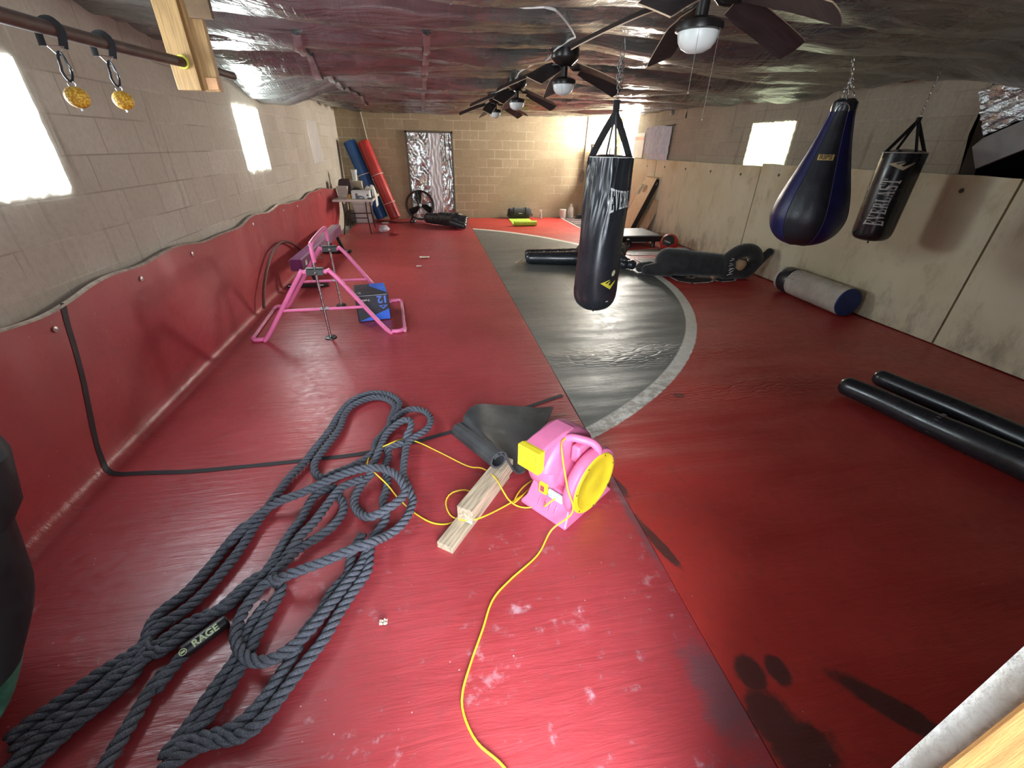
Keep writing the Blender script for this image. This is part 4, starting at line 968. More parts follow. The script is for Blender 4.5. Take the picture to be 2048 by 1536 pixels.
# ------------------------------------------------------------------ pink kip bar
M_pbar = pm('pink_steel', (.86,.20,.42), .35, var=.06)
kbar = thing('kip_bar', (.93, 4.65, 0), 'pink and chrome gymnastics kip bar standing on the crimson mat', 'gymnastics bar')
R = .021
for (yb, x0, x1, xa0, xa1, xl, nm) in ((4.15, .35, 1.53, .80, 1.07, .22, 'near'), (5.15, .29, 1.45, .755, 1.0, .16, 'far')):
    sgn = 1 if nm == 'near' else -1
    pts = [(xl, yb-.01*sgn+.06*sgn, R), (xl+.03, yb, R), (x0-.02, yb, R), (x0+.03, yb, R+.03), (xa0-.02, yb, .62), (xa0+.03, yb, .66), (xa1-.04, yb, .66), (xa1+.03, yb, .62), (x1-.04, yb+.03, R+.03), (x1+.02, yb+.04, R), (x1+.11, yb+.05, R), (x1+.145, yb+.05+.06*sgn, R)]
    MB().tube(smooth_path(pts, .03), R, 14).build('frame_tube', M_pbar, kbar)
    cb = MB(); z = .30
    xa = x0+(xa0-x0)*(z/.66)+.02; xb = x1-(x1-xa1)*(z/.66)-.02
    cb.tube([(xa, yb, z), (xb, yb+.02, z)], .014, 12); cb.build('cross_brace', M_pbar, kbar)
    MB().tube([((xa+xb)/2-.03, yb+.005, z), ((xa+xb)/2+.05, yb+.012, z)], .017, 12).build('chrome_sleeve', M_steel, kbar)
    xc = (xa0+xa1)/2
    pt = (xc+(.015 if nm == 'near' else .01)); 
    MB().tube([(pt, yb, .012), (xc-.005, yb, .90)], .0125, 12).build('post', M_steel, kbar)
    MB().lathe([(.0,.014),(.02,.014),(.055,.010),(.058,.0),(.0,.0)], (pt, yb, .001), 20).build('post_foot', M_blackmetal, kbar)
    bx = MB(); bx.box((xc, yb, .66), (.15, .055, .052)); bx.box((xc, yb, .695), (.155, .05, .008)); bx.build('clamp', pm('grey_clamp', (.07,.075,.07), .5), kbar, bevel=.004)
    MB().lathe([(.013,0),(.013,.012),(.0,.014)], (xc, yb-.03, .66), 10, (0,-1,0)).build('clamp_bolt', M_steel, kbar)
MB().tube(smooth_path([(.945,4.15,.75),(.94,4.15,.86),(.938,4.165,.895),(.935,4.21,.905),(.90,4.6,.90),(.875,5.08,.895),(.872,5.13,.885),(.872,5.15,.85),(.876,5.15,.75)], .03), .0195, 14).build('top_bar', M_pbar, kbar)
for x0, x1 in ((.22,.16),(1.675,1.60)): MB().tube([(x0, 4.19, R), (x1, 5.10, R)], .017, 12).build('side_rail', pm('dusty_pink', (.72,.28,.40), .45), kbar)

# ------------------------------------------------------------------ plyo box
pb_ = [Vector(a) for a in [(1.169,4.544,0),(1.51,4.606,0)]]
ex = (pb_[1]-pb_[0]); wbx = ex.length; ex.normalize(); ey = Vector((-ex.y, ex.x, 0))
bx = thing('plyo_box', tuple(pb_[0]+ex*wbx/2+ey*.22), 'black and blue soft plyo box marked 12 behind the pink bar', 'plyo box')
hz, dp = .30, .42
Q = Matrix((ex, ey, (0,0,1))).transposed()
MB().box(pb_[0]+ex*wbx/2+ey*dp/2+Vector((0,0,hz/2)), (wbx, dp, hz), Q).build('box_body', pm('black_cover', (.030,.032,.042), .5, var=.2, bump=.05), bx, bevel=.012)
M_blue = pm('blue_print', (.05,.17,.78), .45, var=.1); M_lblue = pm('light_blue_print', (.12,.22,.75), .5)
def fr_(u, v): return pb_[0]+ex*(u*wbx)+Vector((0,0,v*hz))-ey*.002
def tp_(u, v): return pb_[0]+ex*(u*wbx)+ey*(v*dp)+Vector((0,0,hz+.002))
g = MB(); g.add([fr_(.04,.03), fr_(.97,.03), fr_(.97,.42)], [(0,1,2)]); g.add([tp_(.97,.03), tp_(.97,.95), tp_(.52,.95), tp_(.48,.75)], [(0,1,2,3)]); g.build('blue_corner', M_blue, bx, smooth=False)
g = MB()
vs, fs = text2d('12', .34, .012); decal(g, [(v.x*1.0, v.y) for v in vs], fs, lambda u, v: fr_(.80-u*.95, .80-v*1.1))
vs, fs = [(-.14,.075),(.14,.075),(.14,.045),(-.075,.045),(0,-.015),(.075,.045),(.14,.045),(.0,-.06)], [(0,1,2,6,5,3),(0,3,4,7),(4,5,1,7)]
g2 = [(-.14,.07),(.14,.07),(0,-.075),(-.07,.045),(.07,.045),(0,-.025)]
decal(g, g2, [(0,1,4,3),(0,3,5,2),(2,5,4,1)], lambda u, v: fr_(.80+u, .50+v)); g.build('number_print', M_lblue, bx, smooth=False)
g = MB(); vs, fs = text2d('Yes4All', .13, .004); decal(g, [(v.x, v.y) for v in vs], fs, lambda u, v: fr_(.30-u*.62, .80-v*.8)); g.build('word_print', M_white_print, bx, smooth=False)
g = MB(); g.add([fr_(.04,.955), fr_(.97,.955), fr_(.97,.975), fr_(.04,.975)], [(0,1,2,3)]); vs, fs = text2d('4', .22, .006); decal(g, [(v.x, v.y) for v in vs], fs, lambda u, v: tp_(.15+u, .17+v)); g.build('seam_print', pm('grey_seam', (.42,.42,.43), .5), bx, smooth=False)

# ------------------------------------------------------------------ purple beam with black feet
bm_ = thing('balance_beam', (.31, 7.2, 0), 'purple padded balance beam on black feet along the left wall', 'balance beam')
p0, p1 = Vector((.33, 5.68, .365)), Vector((.36, 8.30, .365))
def oct_(p, d=.075, h=.075):
    return [p+Vector((x*d, 0, z*h)) for x, z in ((-1,-.8),(-.8,-1),(.8,-1),(1,-.8),(1,.8),(.8,1),(-.8,1),(-1,.8))]
MB().loft([oct_(p0-Vector((0,.01,0)), .068, .068), oct_(p0), oct_(p1), oct_(p1+Vector((0,.01,0)), .068, .068)]).build('beam_body', pm('purple_suede', (.15,.012,.085), .75, var=.2, vs=5, sheen=.3), bm_)
decal(MB(), [(-.10,-.03),(-.06,.035),(-.03,.0),(0,.035),(.03,-.005),(.07,.04),(.10,.01),(.05,-.035),(.01,-.02),(-.03,-.04)], [(0,1,2,9),(2,3,4,8,9),(4,5,6,7,8)], lambda u, v: Vector((p0.x+.0775, p0.y+.22+u, p0.z+v))).build('logo_print', M_white_print, bm_)
for y in (6.0, 8.1):
    f = MB(); f.box((.33, y, .022), (.52, .09, .03)); f.beam((.22, y, .03), (.28, y, .29), .05, .05); f.beam((.46, y, .03), (.38, y, .29), .05, .05); f.build('foot', M_blackmetal, bm_, bevel=.004)
    f = MB()
    for x in (.12, .50): f.box((x, y-.046, .03), (.07, .004, .012))
    f.build('foot_label', M_white_print, bm_)
ho = MB().tube(smooth_path([(0.115,4.919,0.078),(0.115,5.008,0.205),(0.115,5.199,0.35),(0.115,5.512,0.504),(0.115,5.811,0.576),(0.115,6.169,0.562),(0.115,6.518,0.455),(0.115,6.738,0.334),(0.115,6.925,0.147)]+[(.12,7.1,.12),(.2,7.6,.03)], .04), .016, 10)
tag(ho.build('rubber_hose', pm('brown_rubber', (.10,.028,.022), .5, var=.2)), 'dark brown hose standing in a loop against the left wall mat', 'hose')

# ------------------------------------------------------------------ pads near the right foreground: legs of a dummy
dd = thing('grappling_dummy', (5.6, 1.9, 0), 'black vinyl dummy lying in the right foreground, only its two long legs in view', 'grappling dummy')
lg1 = MB(); P1 = [Vector(a) for a in [(5.174,2.413,0.085),(5.252,2.154,0.085),(5.306,1.864,0.085),(5.364,1.624,0.085),(5.433,1.351,0.085),(5.451,1.138,0.085)]]
lg1.tube(smooth_path(P1, .03), .078, 20); 
def rounded(P, r0, r1, n=22):
    pts = smooth_path(P, .03); N = len(pts); rs = []
    for i in range(N):
        t = i/(N-1); r = r0+(r1-r0)*t; e_ = min(i, N-1-i); rs.append(r*(1-.30*max(0, 1-e_/1.5))*(1+.03*noise.noise((t*9, r0*40, 1))))
    return MB().tube(pts, rs, n)
rounded(P1, .074, .098).build('leg', M_black, dd)
P2 = [Vector(a) for a in [(5.58,2.488,0.085),(5.635,2.207,0.085),(5.69,1.927,0.085),(5.742,1.548,0.085),(5.797,1.248,0.085)]]
rounded(P2, .068, .088).build('leg', M_black, dd)
tor = MB(); e1_, e2_ = P1[-1], P2[-1]; dn = (e1_-P1[-2]).normalized(); md_ = (e1_+e2_)/2+Vector((0,0,.05))
for q in (e1_, e2_):
    for k in range(5): tor.ball(q+(md_+dn*.16-q)*k/4, .10+.012*k, 14, 9)
for k in range(6): tor.ball(md_+dn*(.16+.06*k), .15+.004*k, 14, 9)
tor.build('torso', M_black, dd, remesh=.02)
stt = MB(); c = Vector([(5.326,1.806,0.085)][0])
for k in range(9):
    a = -.3+k*.28; q = P1[3]-P1[2]; q.normalize(); s_ = q.cross(Vector((0,0,1))); stt.beam(c+(s_*math.cos(a)+Vector((0,0,math.sin(a))))*.089-q*.012, c+(s_*math.cos(a)+Vector((0,0,math.sin(a))))*.089+q*.012, .003, .003)
stt.build('stitching', pm('grey_thread', (.22,.21,.2), .7), dd)

# ------------------------------------------------------------------ canvas bag on the floor
cv = thing('canvas_bag', (6.68, 4.55, 0), 'off-white canvas punching bag with a blue end lying along the right wall', 'punching bag')
c0, c1 = Vector((6.80, 5.06, .172)), Vector((6.765, 3.98, .172)); cd_ = (c1-c0); cl = cd_.length; cn = cd_.normalized()
def ringat(t, r): return [c0+cn*(cl*t)+(Vector((0,0,1))*math.sin(2*PI*k/28)+cn.cross(Vector((0,0,1)))*math.cos(2*PI*k/28))*r for k in range(28)]
MB().loft([ringat(t, .166+.004*noise.noise((t*8,0,0))) for t in (.20,.3,.4,.5,.6,.7,.8,.9,1.0)], cap=False).build('canvas_body', pm('dirty_canvas', (.56,.52,.45), .9, var=.15, vs=6, bump=.15, bs=180, dirt=(.30,.27,.23)), cv)
MB().loft([ringat(1.0,.166), ringat(1.012,.160), ringat(1.016,.08), ringat(1.016,.002)]).build('blue_end', pm('blue_vinyl', (.018,.045,.19), .6, var=.2, vs=12), cv)
MB().loft([ringat(.06,.162), ringat(.08,.169), ringat(.21,.169), ringat(.22,.163)], cap=False).build('black_band', M_black, cv)
MB().loft([ringat(.0,.05), ringat(.0,.13), ringat(.02,.155), ringat(.07,.164)]).build('canvas_end', pm('pale_canvas', (.58,.55,.49), .9), cv)
g = MB()
decal(g, [(-.10,-.05),(.10,-.05),(.10,-.04),(-.09,-.04),(-.09,.05),(-.10,.05),(-.05,-.02),(.0,.04),(.012,.04),(-.036,-.02),(.03,-.02),(.03,.04),(.045,.04),(.045,-.02)], [(0,1,2,3),(0,3,4,5),(6,9,8,7),(10,13,12,11)], lambda u, v: c0+cn*(cl*.30+v)+(Vector((0,0,1))*math.sin(1.0+u/.17)+cn.cross(Vector((0,0,1)))*math.cos(1.0+u/.17))*.1705, .02); g.build('faded_print', pm('faded_ink', (.33,.33,.34), .8), cv)

# ------------------------------------------------------------------ black fabric dummy curled on its side
gd_ = thing('grappling_dummy', (6.0, 5.75, 0), 'black fabric dummy lying on its side, its arms curled round a tan head', 'grappling dummy')
def cap_(mb, a, b, r0, r1, n=5):
    a, b = Vector(a), Vector(b)
    for k in range(n+1):
        t = k/n; mb.ball(a+(b-a)*t, r0+(r1-r0)*t, 14, 9)
bd = MB()
cap_(bd, (5.55,5.98,.21), (5.75,5.88,.21), .205, .20, 3); cap_(bd, (5.75,5.88,.21), (6.30,5.68,.20), .19, .165, 6)
cap_(bd, (5.58,5.98,.26), (5.95,6.22,.24), .15, .12, 4); cap_(bd, (5.95,6.22,.24), (5.90,6.40,.18), .11, .10, 3)
cap_(bd, (5.52,5.88,.13), (5.22,5.98,.09), .13, .085, 4); cap_(bd, (5.35,6.18,.09), (5.2,6.15,.085), .09, .08, 2)
bd.build('torso', M_blackfab, gd_, remesh=.02)
arm = MB(); C0 = Vector((6.52,5.66,.24))
ringp = [C0+Vector((.235*math.cos(a), -.06*math.sin(a)-.03, .20*math.sin(a))) for a in [PI*.86-2*PI*.97*k/26 for k in range(27)]]
rs = [.10+.035*math.exp(-((k-22)/4)**2) for k in range(27)]
for q, r in zip(ringp, rs):
    q.z = max(q.z, r*.9); arm.ball(q, r, 12, 8)
cap_(arm, (6.74,5.60,.20), (6.93,5.60,.40), .075, .06, 4)
arm.build('arms', M_blackfab, gd_, remesh=.016)
hd_ = MB().ball((6.50,5.64,.24), (.12,.10,.12), 20, 14); hd_.build('head', pm('tan_suede', (.50,.34,.19), .8, var=.12), gd_)
cr = MB()
for pts in ([(6.40,5.56,.33),(6.52,5.525,.30),(6.60,5.56,.22)], [(6.50,5.53,.31),(6.56,5.545,.35),(6.58,5.58,.40)]): cr.tube(smooth_path(pts, .01), .007, 6)
cr.build('head_straps', M_black, gd_)
ww = MB(); rw = random.Random(5)
for k in range(8):
    z = .10+.035*k; ww.beam((6.24+.02*math.sin(k)+rw.random()*.02, 5.505-.005*k+ (0.02 if k > 5 else 0), z), (6.29+rw.random()*.05, 5.50+(0.02 if k > 5 else 0), z+(rw.random()-.3)*.05), .010, .006)
ww.build('white_print', M_white_print, gd_)

# ------------------------------------------------------------------ black leather dummy in the circle, behind the hanging bag
d2 = thing('grappling_dummy', (4.3, 6.75, 0), 'shiny black leather dummy lying in the dark circle behind the long hanging bag', 'grappling dummy')
rounded([Vector((3.53,6.92,.10)), Vector((3.9,6.86,.10)), Vector((4.3,6.76,.11)), Vector((4.55,6.70,.13))], .088, .12).build('leg', M_black, d2)
rounded([Vector((3.56,7.14,.10)), Vector((3.95,7.08,.10)), Vector((4.3,6.98,.11)), Vector((4.55,6.90,.13))], .085, .12).build('leg', M_black, d2)
tq = MB(); cap_(tq, (4.5,6.82,.17), (5.02,6.78,.18), .17, .19, 5); cap_(tq, (5.0,6.95,.2), (5.28,7.08,.17), .12, .10, 4); cap_(tq, (4.95,6.62,.16), (5.12,6.46,.09), .09, .07, 3); tq.build('torso', M_black, d2, remesh=.02)
gl = MB(); gl.ball((5.02,6.36,.085), (.085,.075,.075)); gl.ball((5.13,6.33,.085), (.085,.075,.08)); gl.build('glove', M_black, d2, remesh=.014)
st2 = MB()
for k in range(26):
    t = k/25; p = Vector((3.55+.95*t, 6.97-.17*t-.01, .165+.05*t+.012*math.sin(k*2))); st2.beam(p, p+Vector((.018, .02*math.sin(k*1.7), .012*math.cos(k))), .008, .008)
for k in range(7): a = .3+k*.35; st2.beam((4.02+.01*k*0, 6.84-.094*math.cos(a), .10+.094*math.sin(a)), (4.03, 6.84-.094*math.cos(a+.3), .10+.094*math.sin(a+.3)), .006, .006)
st2.build('lacing', pm('white_lace', (.6,.58,.56), .6), d2)
MB().tube(smooth_path([(3.47,6.92,.09),(3.40,6.88,.05),(3.34,6.87,.035)], .01), .016, 8, flat=(.5,1)).build('tan_strap', pm('tan_strap', (.62,.50,.30), .7), d2)

# ------------------------------------------------------------------ medicine ball
mbl = thing('medicine_ball', (6.42, 7.55, 0), 'red and black medicine ball beside the low black platform', 'medicine ball')
M_red = pm('red_vinyl', (.50,.035,.025), .5, var=.15)
mc = Vector((6.42,7.55,.163))
MB().ball(mc, .163, 32, 22).build('ball_body', M_red, mbl)
vd = (Vector((2.02,0,1.7))-mc).normalized(); vd = (vd+Vector((-.25,0,.45))).normalized(); vx = vd.cross(Vector((0,0,1))).normalized(); vy = vx.cross(vd)
def sph(u, v, r=.1645):
    a = math.hypot(u, v)+1e-6; d = vd*math.cos(a/.163)+(vx*u+vy*v)/a*math.sin(a/.163); return mc+d*r
hexa = [(.125*math.cos(2*PI*k/6+.3)*(1.1 if k % 2 else .95), .125*math.sin(2*PI*k/6+.3)) for k in range(6)]
decal(MB(), hexa, [tuple(range(6))], sph, .02).build('black_panel', pm('black_panel', (.025,.022,.022), .6), mbl)
decal(MB(), [(-.05,-.062),(.03,-.040),(.026,-.022),(-.054,-.044),(.036,-.038),(.058,-.030),(.054,-.010),(.032,-.018)], [(0,1,2,3),(4,5,6,7)], lambda u, v: sph(u, v, .166), .02).build('weight_print', pm('grey_print', (.4,.38,.36), .6), mbl)

# ------------------------------------------------------------------ low black platform
pf_ = thing('exercise_platform', (5.95, 8.4, 0), 'low black exercise platform with a grey top below the cornhole boards', 'platform')
MB().box((5.93, 8.42, .205), (1.12, .86, .03)).build('deck', pm('grey_deck', (.17,.17,.19), .5, var=.1), pf_, bevel=.008)
f = MB(); f.box((5.93, 7.985, .155), (1.14, .04, .10)); f.box((5.93, 8.855, .155), (1.14, .04, .10)); f.box((5.38, 8.42, .155), (.04, .86, .10)); f.box((6.49, 8.42, .155), (.04, .86, .10)); f.build('frame', M_blackmetal, pf_, bevel=.006)
for x in (5.5, 5.85, 6.35):
    for y in (8.02, 8.8): MB().lathe([(.05,.0),(.045,.01),(.035,.06),(.04,.11)], (x, y, .0), 14).build('foot', M_blackmetal, pf_)
MB().box((5.78, 7.962, .16), (.05, .004, .025)).build('badge', M_white_print, pf_)
MB().box((6.05, 8.4, .05), (.5, .3, .03)).build('under_slab', pm('pale_slab', (.55,.53,.5), .6), pf_)  # pale flat block beneath the deck

# ------------------------------------------------------------------ folding table and what is on it
tbx = (.16, .93); tby = (9.34, 10.60); TZ = .74
tt = thing('folding_table', (.55, 9.95, 0), 'white folding table with thin dark legs in the far left corner', 'table')
MB().box(((tbx[0]+tbx[1])/2, sum(tby)/2, TZ-.022), (tbx[1]-tbx[0], tby[1]-tby[0], .044)).build('table_top', pm('ivory_plastic', (.64,.60,.52), .45, var=.06), tt, bevel=.008)
M_leg = pm('brown_leg', (.07,.045,.035), .45, metal=.4)
for y, yf in ((9.62, 9.80), (10.32, 10.62)):
    for x, xf in ((.30, .20), (.75, .755)):
        MB().tube(smooth_path([(x, y, TZ-.044),(x, y, .40),(xf, yf, .012)], .06), .013, 8).build('leg', M_leg, tt)
    MB().tube([(.29, y+.02, .36), (.75, y+.02, .36)], .011, 8).build('cross_bar', M_leg, tt)
T0 = TZ+.001
o = MB(); o.loft([[Vector((.31+dx*sx*w, 9.80+dy*sx*.75, z)) for dx, dy in ((-1,-1),(1,-1),(1,1),(-1,1))] for z, sx, w in ((T0,.085,1),(T0+.20,.10,1.05),(T0+.205,.085,1))]); tag(o.build('paper_bag', pm('pale_paper_bag', (.52,.45,.40), .7, var=.1), bevel=.004), 'pale paper bag with grey stripe on the left of the folding table', 'bag')
o = MB(); o.loft([[Vector((.34+dx*a, 10.06+dy*.10, z)) for dx, dy in ((-1,-1),(1,-1),(1,1),(-1,1))] for a, z in ((.13,T0),(.13,T0+.22),(.10,T0+.31),(.06,T0+.32))]); tag(o.build('black_case', pm('dark_brown_case', (.045,.018,.018), .6), bevel=.01), 'dark brown case behind the pale paper bag on the table', 'case')
jr = MB().lathe([(.0,0),(.038,0),(.04,.02),(.04,.06),(.032,.075),(.0,.076)], (.46, 9.55, T0), 16); tag(jr.build('amber_jar', pm('amber_jar', (.48,.26,.07), .35, var=.3)), 'small amber jar at the front of the folding table', 'jar')
mch = thing('label_printer', (.70, 9.52, T0), 'white and grey plastic machine at the front of the folding table', 'machine')
m_ = MB(); m_.loft([[Vector((.70+dx*.175, 9.52+dy*.10*k, z)) for dx, dy in ((-1,-1),(1,-1),(1,1),(-1,1))] for z, k in ((T0,1),(T0+.09,1),(T0+.15,.72))]); m_.build('shell', M_white, mch, bevel=.012)
g_ = pm('slate_plastic', (.11,.12,.14), .5)
m_ = MB(); m_.prism([(-.10,.0),(.07,.0),(.055,.045),(.0,.06),(-.055,.06),(-.055,.10),(-.10,.10)], 0, .004, Matrix(((1,0,0,.70),(0,0,-1,9.419),(0,1,0,T0+.004),(0,0,0,1)))); m_.build('grey_panel', g_, mch, smooth=False)
MB().box((.705, 9.413, T0+.028), (.07, .006, .016)).build('slot', M_white, mch, bevel=.002)
MB().lathe([(.0,0),(.017,0),(.017,.012),(.0,.014)], (.83, 9.425, T0+.07), 12, (0,-1,0)).build('dial', M_blackmetal, mch)
ht = MB(); ht.ball((.60, 9.72, T0+.135), (.095,.09,.055), 16, 10); ht.lathe([(.10,0),(.14,-.012),(.14,-.018),(.10,-.008)], (.62, 9.70, T0+.115), 20, (0,.1,1)); tag(ht.build('hat', pm('black_cloth', (.02,.018,.018), .85)), 'black hat on a grey carton at the middle of the table', 'hat')
pilebx = MB().box((.60, 9.74, T0+.045), (.22, .16, .09)); tag(pilebx.build('cardboard_carton', pm('grey_card', (.20,.17,.16), .8, var=.2), bevel=.004), 'dull grey carton beneath the black hat on the table', 'carton')
tan = MB().box((.50, 10.38, T0+.13), (.26, .2, .26)); tag(tan.build('cardboard_carton', pm('cardboard', (.50,.42,.30), .8, var=.15), bevel=.004), 'tan cardboard carton at the back of the table under a white bottle', 'carton')
bt = thing('white_bottle', (.50, 10.38, T0+.26), 'white plastic bottle standing on the tan carton', 'bottle')
MB().lathe([(.0,0),(.045,0),(.05,.02),(.05,.12),(.062,.19),(.062,.205),(.0,.206)], (.50,10.38,T0+.261), 18).build('bottle_body', M_white, bt)
MB().lathe([(.064,0),(.066,.012),(.0,.014)], (.50,10.38,T0+.466), 18).build('bottle_lid', pm('grey_lid', (.55,.55,.52), .5), bt)
def cloth(name, m, cx, cy, lx, ly, h, seed, over=None):
    def fn(a, b):
        x = cx+(a-.5)*lx; y = cy+(b-.5)*ly; e = (4*a*(1-a)*4*b*(1-b))**.5
        z = T0+.008+h*e*(.65+.7*abs(noise.noise((a*3+seed, b*3, seed))))+.02*e*noise.noise((a*9, b*9, seed))
        if over and x > tbx[1]-.004: d = x-(tbx[1]-.004); x = tbx[1]+.006+.02*abs(noise.noise((b*7, 2, 1))); z = T0+.01-d*over
        return Vector((x, y, z))
    return MB().grid(fn, 34, 34).build(name, m, solid=.004)
tag(cloth('white_towel', pm('white_cloth', (.66,.65,.60), .95, var=.08), .87, 9.99, .40, .40, .21, 3, 1.4), 'crumpled white towel draped over the right end of the table', 'towel')
tag(cloth('beige_cloth', pm('beige_cloth', (.50,.43,.33), .95, var=.2), .77, 10.33, .24, .22, .20, 8), 'crumpled beige cloth beside the tan carton on the table', 'cloth')
sp_ = MB(); sp_.lathe([(.0,0),(.025,0),(.025,.10),(.012,.12),(.012,.15),(.0,.15)], (.885, 9.66, T0), 14); tag(sp_.build('black_bottle', M_black), 'small black bottle between the white machine and the white towel', 'bottle')
tag(MB().box((.87, 9.42, T0+.014), (.09, .07, .026)).build('black_remote', M_black, bevel=.008), 'flat black gadget at the front right of the table', 'gadget')
bn = thing('storage_bin', (.43, 11.55, 0), 'white plastic storage bin on the floor beneath the folding table', 'bin')
b_ = MB(); b_.loft([[Vector((.43+dx*.21*k, 11.55+dy*.18*k, z)) for dx, dy in ((-1,-1),(1,-1),(1,1),(-1,1))] for k, z in ((.90,.004),(1.0,.40),(1.03,.405),(1.03,.43),(1.0,.435))]); b_.build('bin_body', pm('white_bin', (.62,.58,.60), .5, var=.05), bn, bevel=.01)
l_ = MB(); l_.box((.43,11.55,.455), (.46,.40,.035)); l_.box((.43,11.366,.225), (.32,.01,.02)); l_.build('bin_lid', pm('white_lid', (.66,.63,.64), .5), bn, bevel=.008)
bb_ = MB(); bb_.ball((.14, 11.35, .16), (.12,.14,.16), 14, 10); bb_.jitter(.03, 7); tag(bb_.build('dark_sack', pm('dark_sack', (.045,.035,.03), .85, var=.3)), 'dark sack on the floor in the far left corner beneath the table', 'sack')

# ------------------------------------------------------------------ rolled mats against the back wall
def roll(name, a, b, r, m, label):
    t = thing(name, (a[0], a[1], 0), label, 'rolled mat'); a, b = Vector(a), Vector(b); d = (b-a); n = d.normalized()
    u = n.cross(Vector((0,1,0))).normalized(); w = n.cross(u)
    def ring(s_, r_): return [a+d*s_+(u*math.cos(2*PI*k/28)+w*math.sin(2*PI*k/28))*r_ for k in range(28)]
    pts = [(0,.02),(0,r*.45),(.001,r*.5),(.003,r*.96),(.012,r)]+[(i/20, r*(1+.02*noise.noise((i*.7, r*30, a[0]*9)))) for i in range(1, 20)]+[(.988,r),(.997,r*.96),(.999,r*.5),(1,r*.45),(1,.02)]
    MB().loft([ring(s_, r_) for s_, r_ in pts]).build('mat_roll', m, t)
    tw = pm('white_twine', (.70,.62,.58), .7)
    for s_ in (.42, .79) if m is M_redmat else (.42,):
        k = 1-s_; MB().tube([a+d*k+(u*math.cos(2*PI*j/28)+w*math.sin(2*PI*j/28))*(r+.006) for j in range(28)], .008, 6, closed=True).build('tie', tw, t)
    return t
M_redmat = pm('red_mat_roll', (.42,.028,.022), .4, var=.12, vs=4); M_bluemat = pm('blue_mat_roll', (.018,.085,.26), .4, var=.15, vs=4)
roll('rolled_mat', (.83, 11.72, .06), (.27, 11.93, 1.74), .145, M_bluemat, 'long blue rolled mat leaning in the far left corner')
roll('rolled_mat', (1.165, 11.66, .06), (.585, 11.93, 1.74), .14, M_redmat, 'long red rolled mat leaning on the back wall, tied with white twine')
tag(MB().box((.92, 11.30, .012), (.16, .06, .02)).build('white_card', M_white_print, bevel=.002), 'white strip of card on the floor below the blue roll', 'card')

# ------------------------------------------------------------------ drum fan by the back door
df = thing('drum_fan', (1.78, 11.42, 0), 'black wheeled drum fan on the floor in front of the foil-covered door', 'fan')
fc = Vector((1.79, 11.42, .395)); nrm = Vector((.12,-1,.12)).normalized(); fu = nrm.cross(Vector((0,0,1))).normalized(); fv = fu.cross(nrm); fv = fv if fv.z > 0 else -fv
def dp_(a, r, d): return fc+(fu*math.cos(a)+fv*math.sin(a))*r+nrm*d
R0 = .335
dm = MB(); dm.loft([[dp_(2*PI*k/48, r, d) for k in range(48)] for r, d in ((R0-.012,.10),(R0+.006,.105),(R0+.006,.095),(R0-.004,.08),(R0-.004,-.08),(R0+.006,-.095),(R0-.036,-.10),(R0-.036,.09),(R0-.012,.10))], cap=False); dm.build('drum', M_fan, df)
for k in range(3):
    a = math.radians(75+120*k)
    def bfn(u, v, a=a): r = .03+.27*u; w = .075+.075*sm(u, .1, .5); an = a+.25*u+math.atan2((v-.5)*w, r); r = math.hypot(r, (v-.5)*w); return dp_(an, r, -.02+(v-.5)*.09)
    MB().grid(bfn, 8, 6).build('blade', M_blackmetal, df, solid=.004)
MB().lathe([(.0,0),(.05,0),(.05,.06),(.03,.07),(.0,.07)], fc-nrm*.03, 20, nrm).build('hub', M_fan, df)
MB().lathe([(.0,0),(.034,0),(.03,.008),(.0,.01)], fc+nrm*.106, 20, nrm).build('hub_badge', M_white_print, df)
for nm_, d in (('front_grille', .098), ('rear_grille', -.098)):
    gr = MB()
    for k in range(30): a = 2*PI*k/30; gr.tube([dp_(a, .035, d), dp_(a+.12, .2, d+math.copysign(.006, d)), dp_(a+.16, R0-.008, d)], .0014, 4)
    for r in (.12, .22): gr.tube([dp_(2*PI*k/36, r, d+math.copysign(.004, d)) for k in range(36)], .0016, 4, closed=True)
    gr.build(nm_, M_blackmetal, df)
for sx in (-1, 1):
    st_ = MB(); x = fc.x+sx*.16-(.06 if sx < 0 else 0); st_.beam((x, 11.30, .06), (x, 11.46, .08), .03, .03); st_.beam((x, 11.44, .07), (fc.x+sx*.20, 11.43, .15), .03, .03); st_.build('stand_bracket', M_blackmetal, df)
for dx in (-.25, -.17):
    wh = MB().lathe([(.0,0),(.045,0),(.05,.006),(.05,.026),(.045,.032),(.0,.032)], (fc.x+dx, 11.275, .052), 20, (1,-.5,0)); w_ = wh.build('wheel', M_black, df)
    MB().lathe([(.0,0),(.018,0),(.018,.038),(.0,.04)], (fc.x+dx, 11.275, .052), 12, (1,-.5,0)).build('wheel_cap', M_white, w_)
tag(MB().tube(smooth_path([(1.60,11.32,.03),(1.45,11.40,.012),(1.25,11.35,.010),(1.1,11.45,.010),(1.0,11.60,.010)], .05), .008, 6).build('power_lead', M_black), 'black power lead trailing left from the drum fan', 'cable')

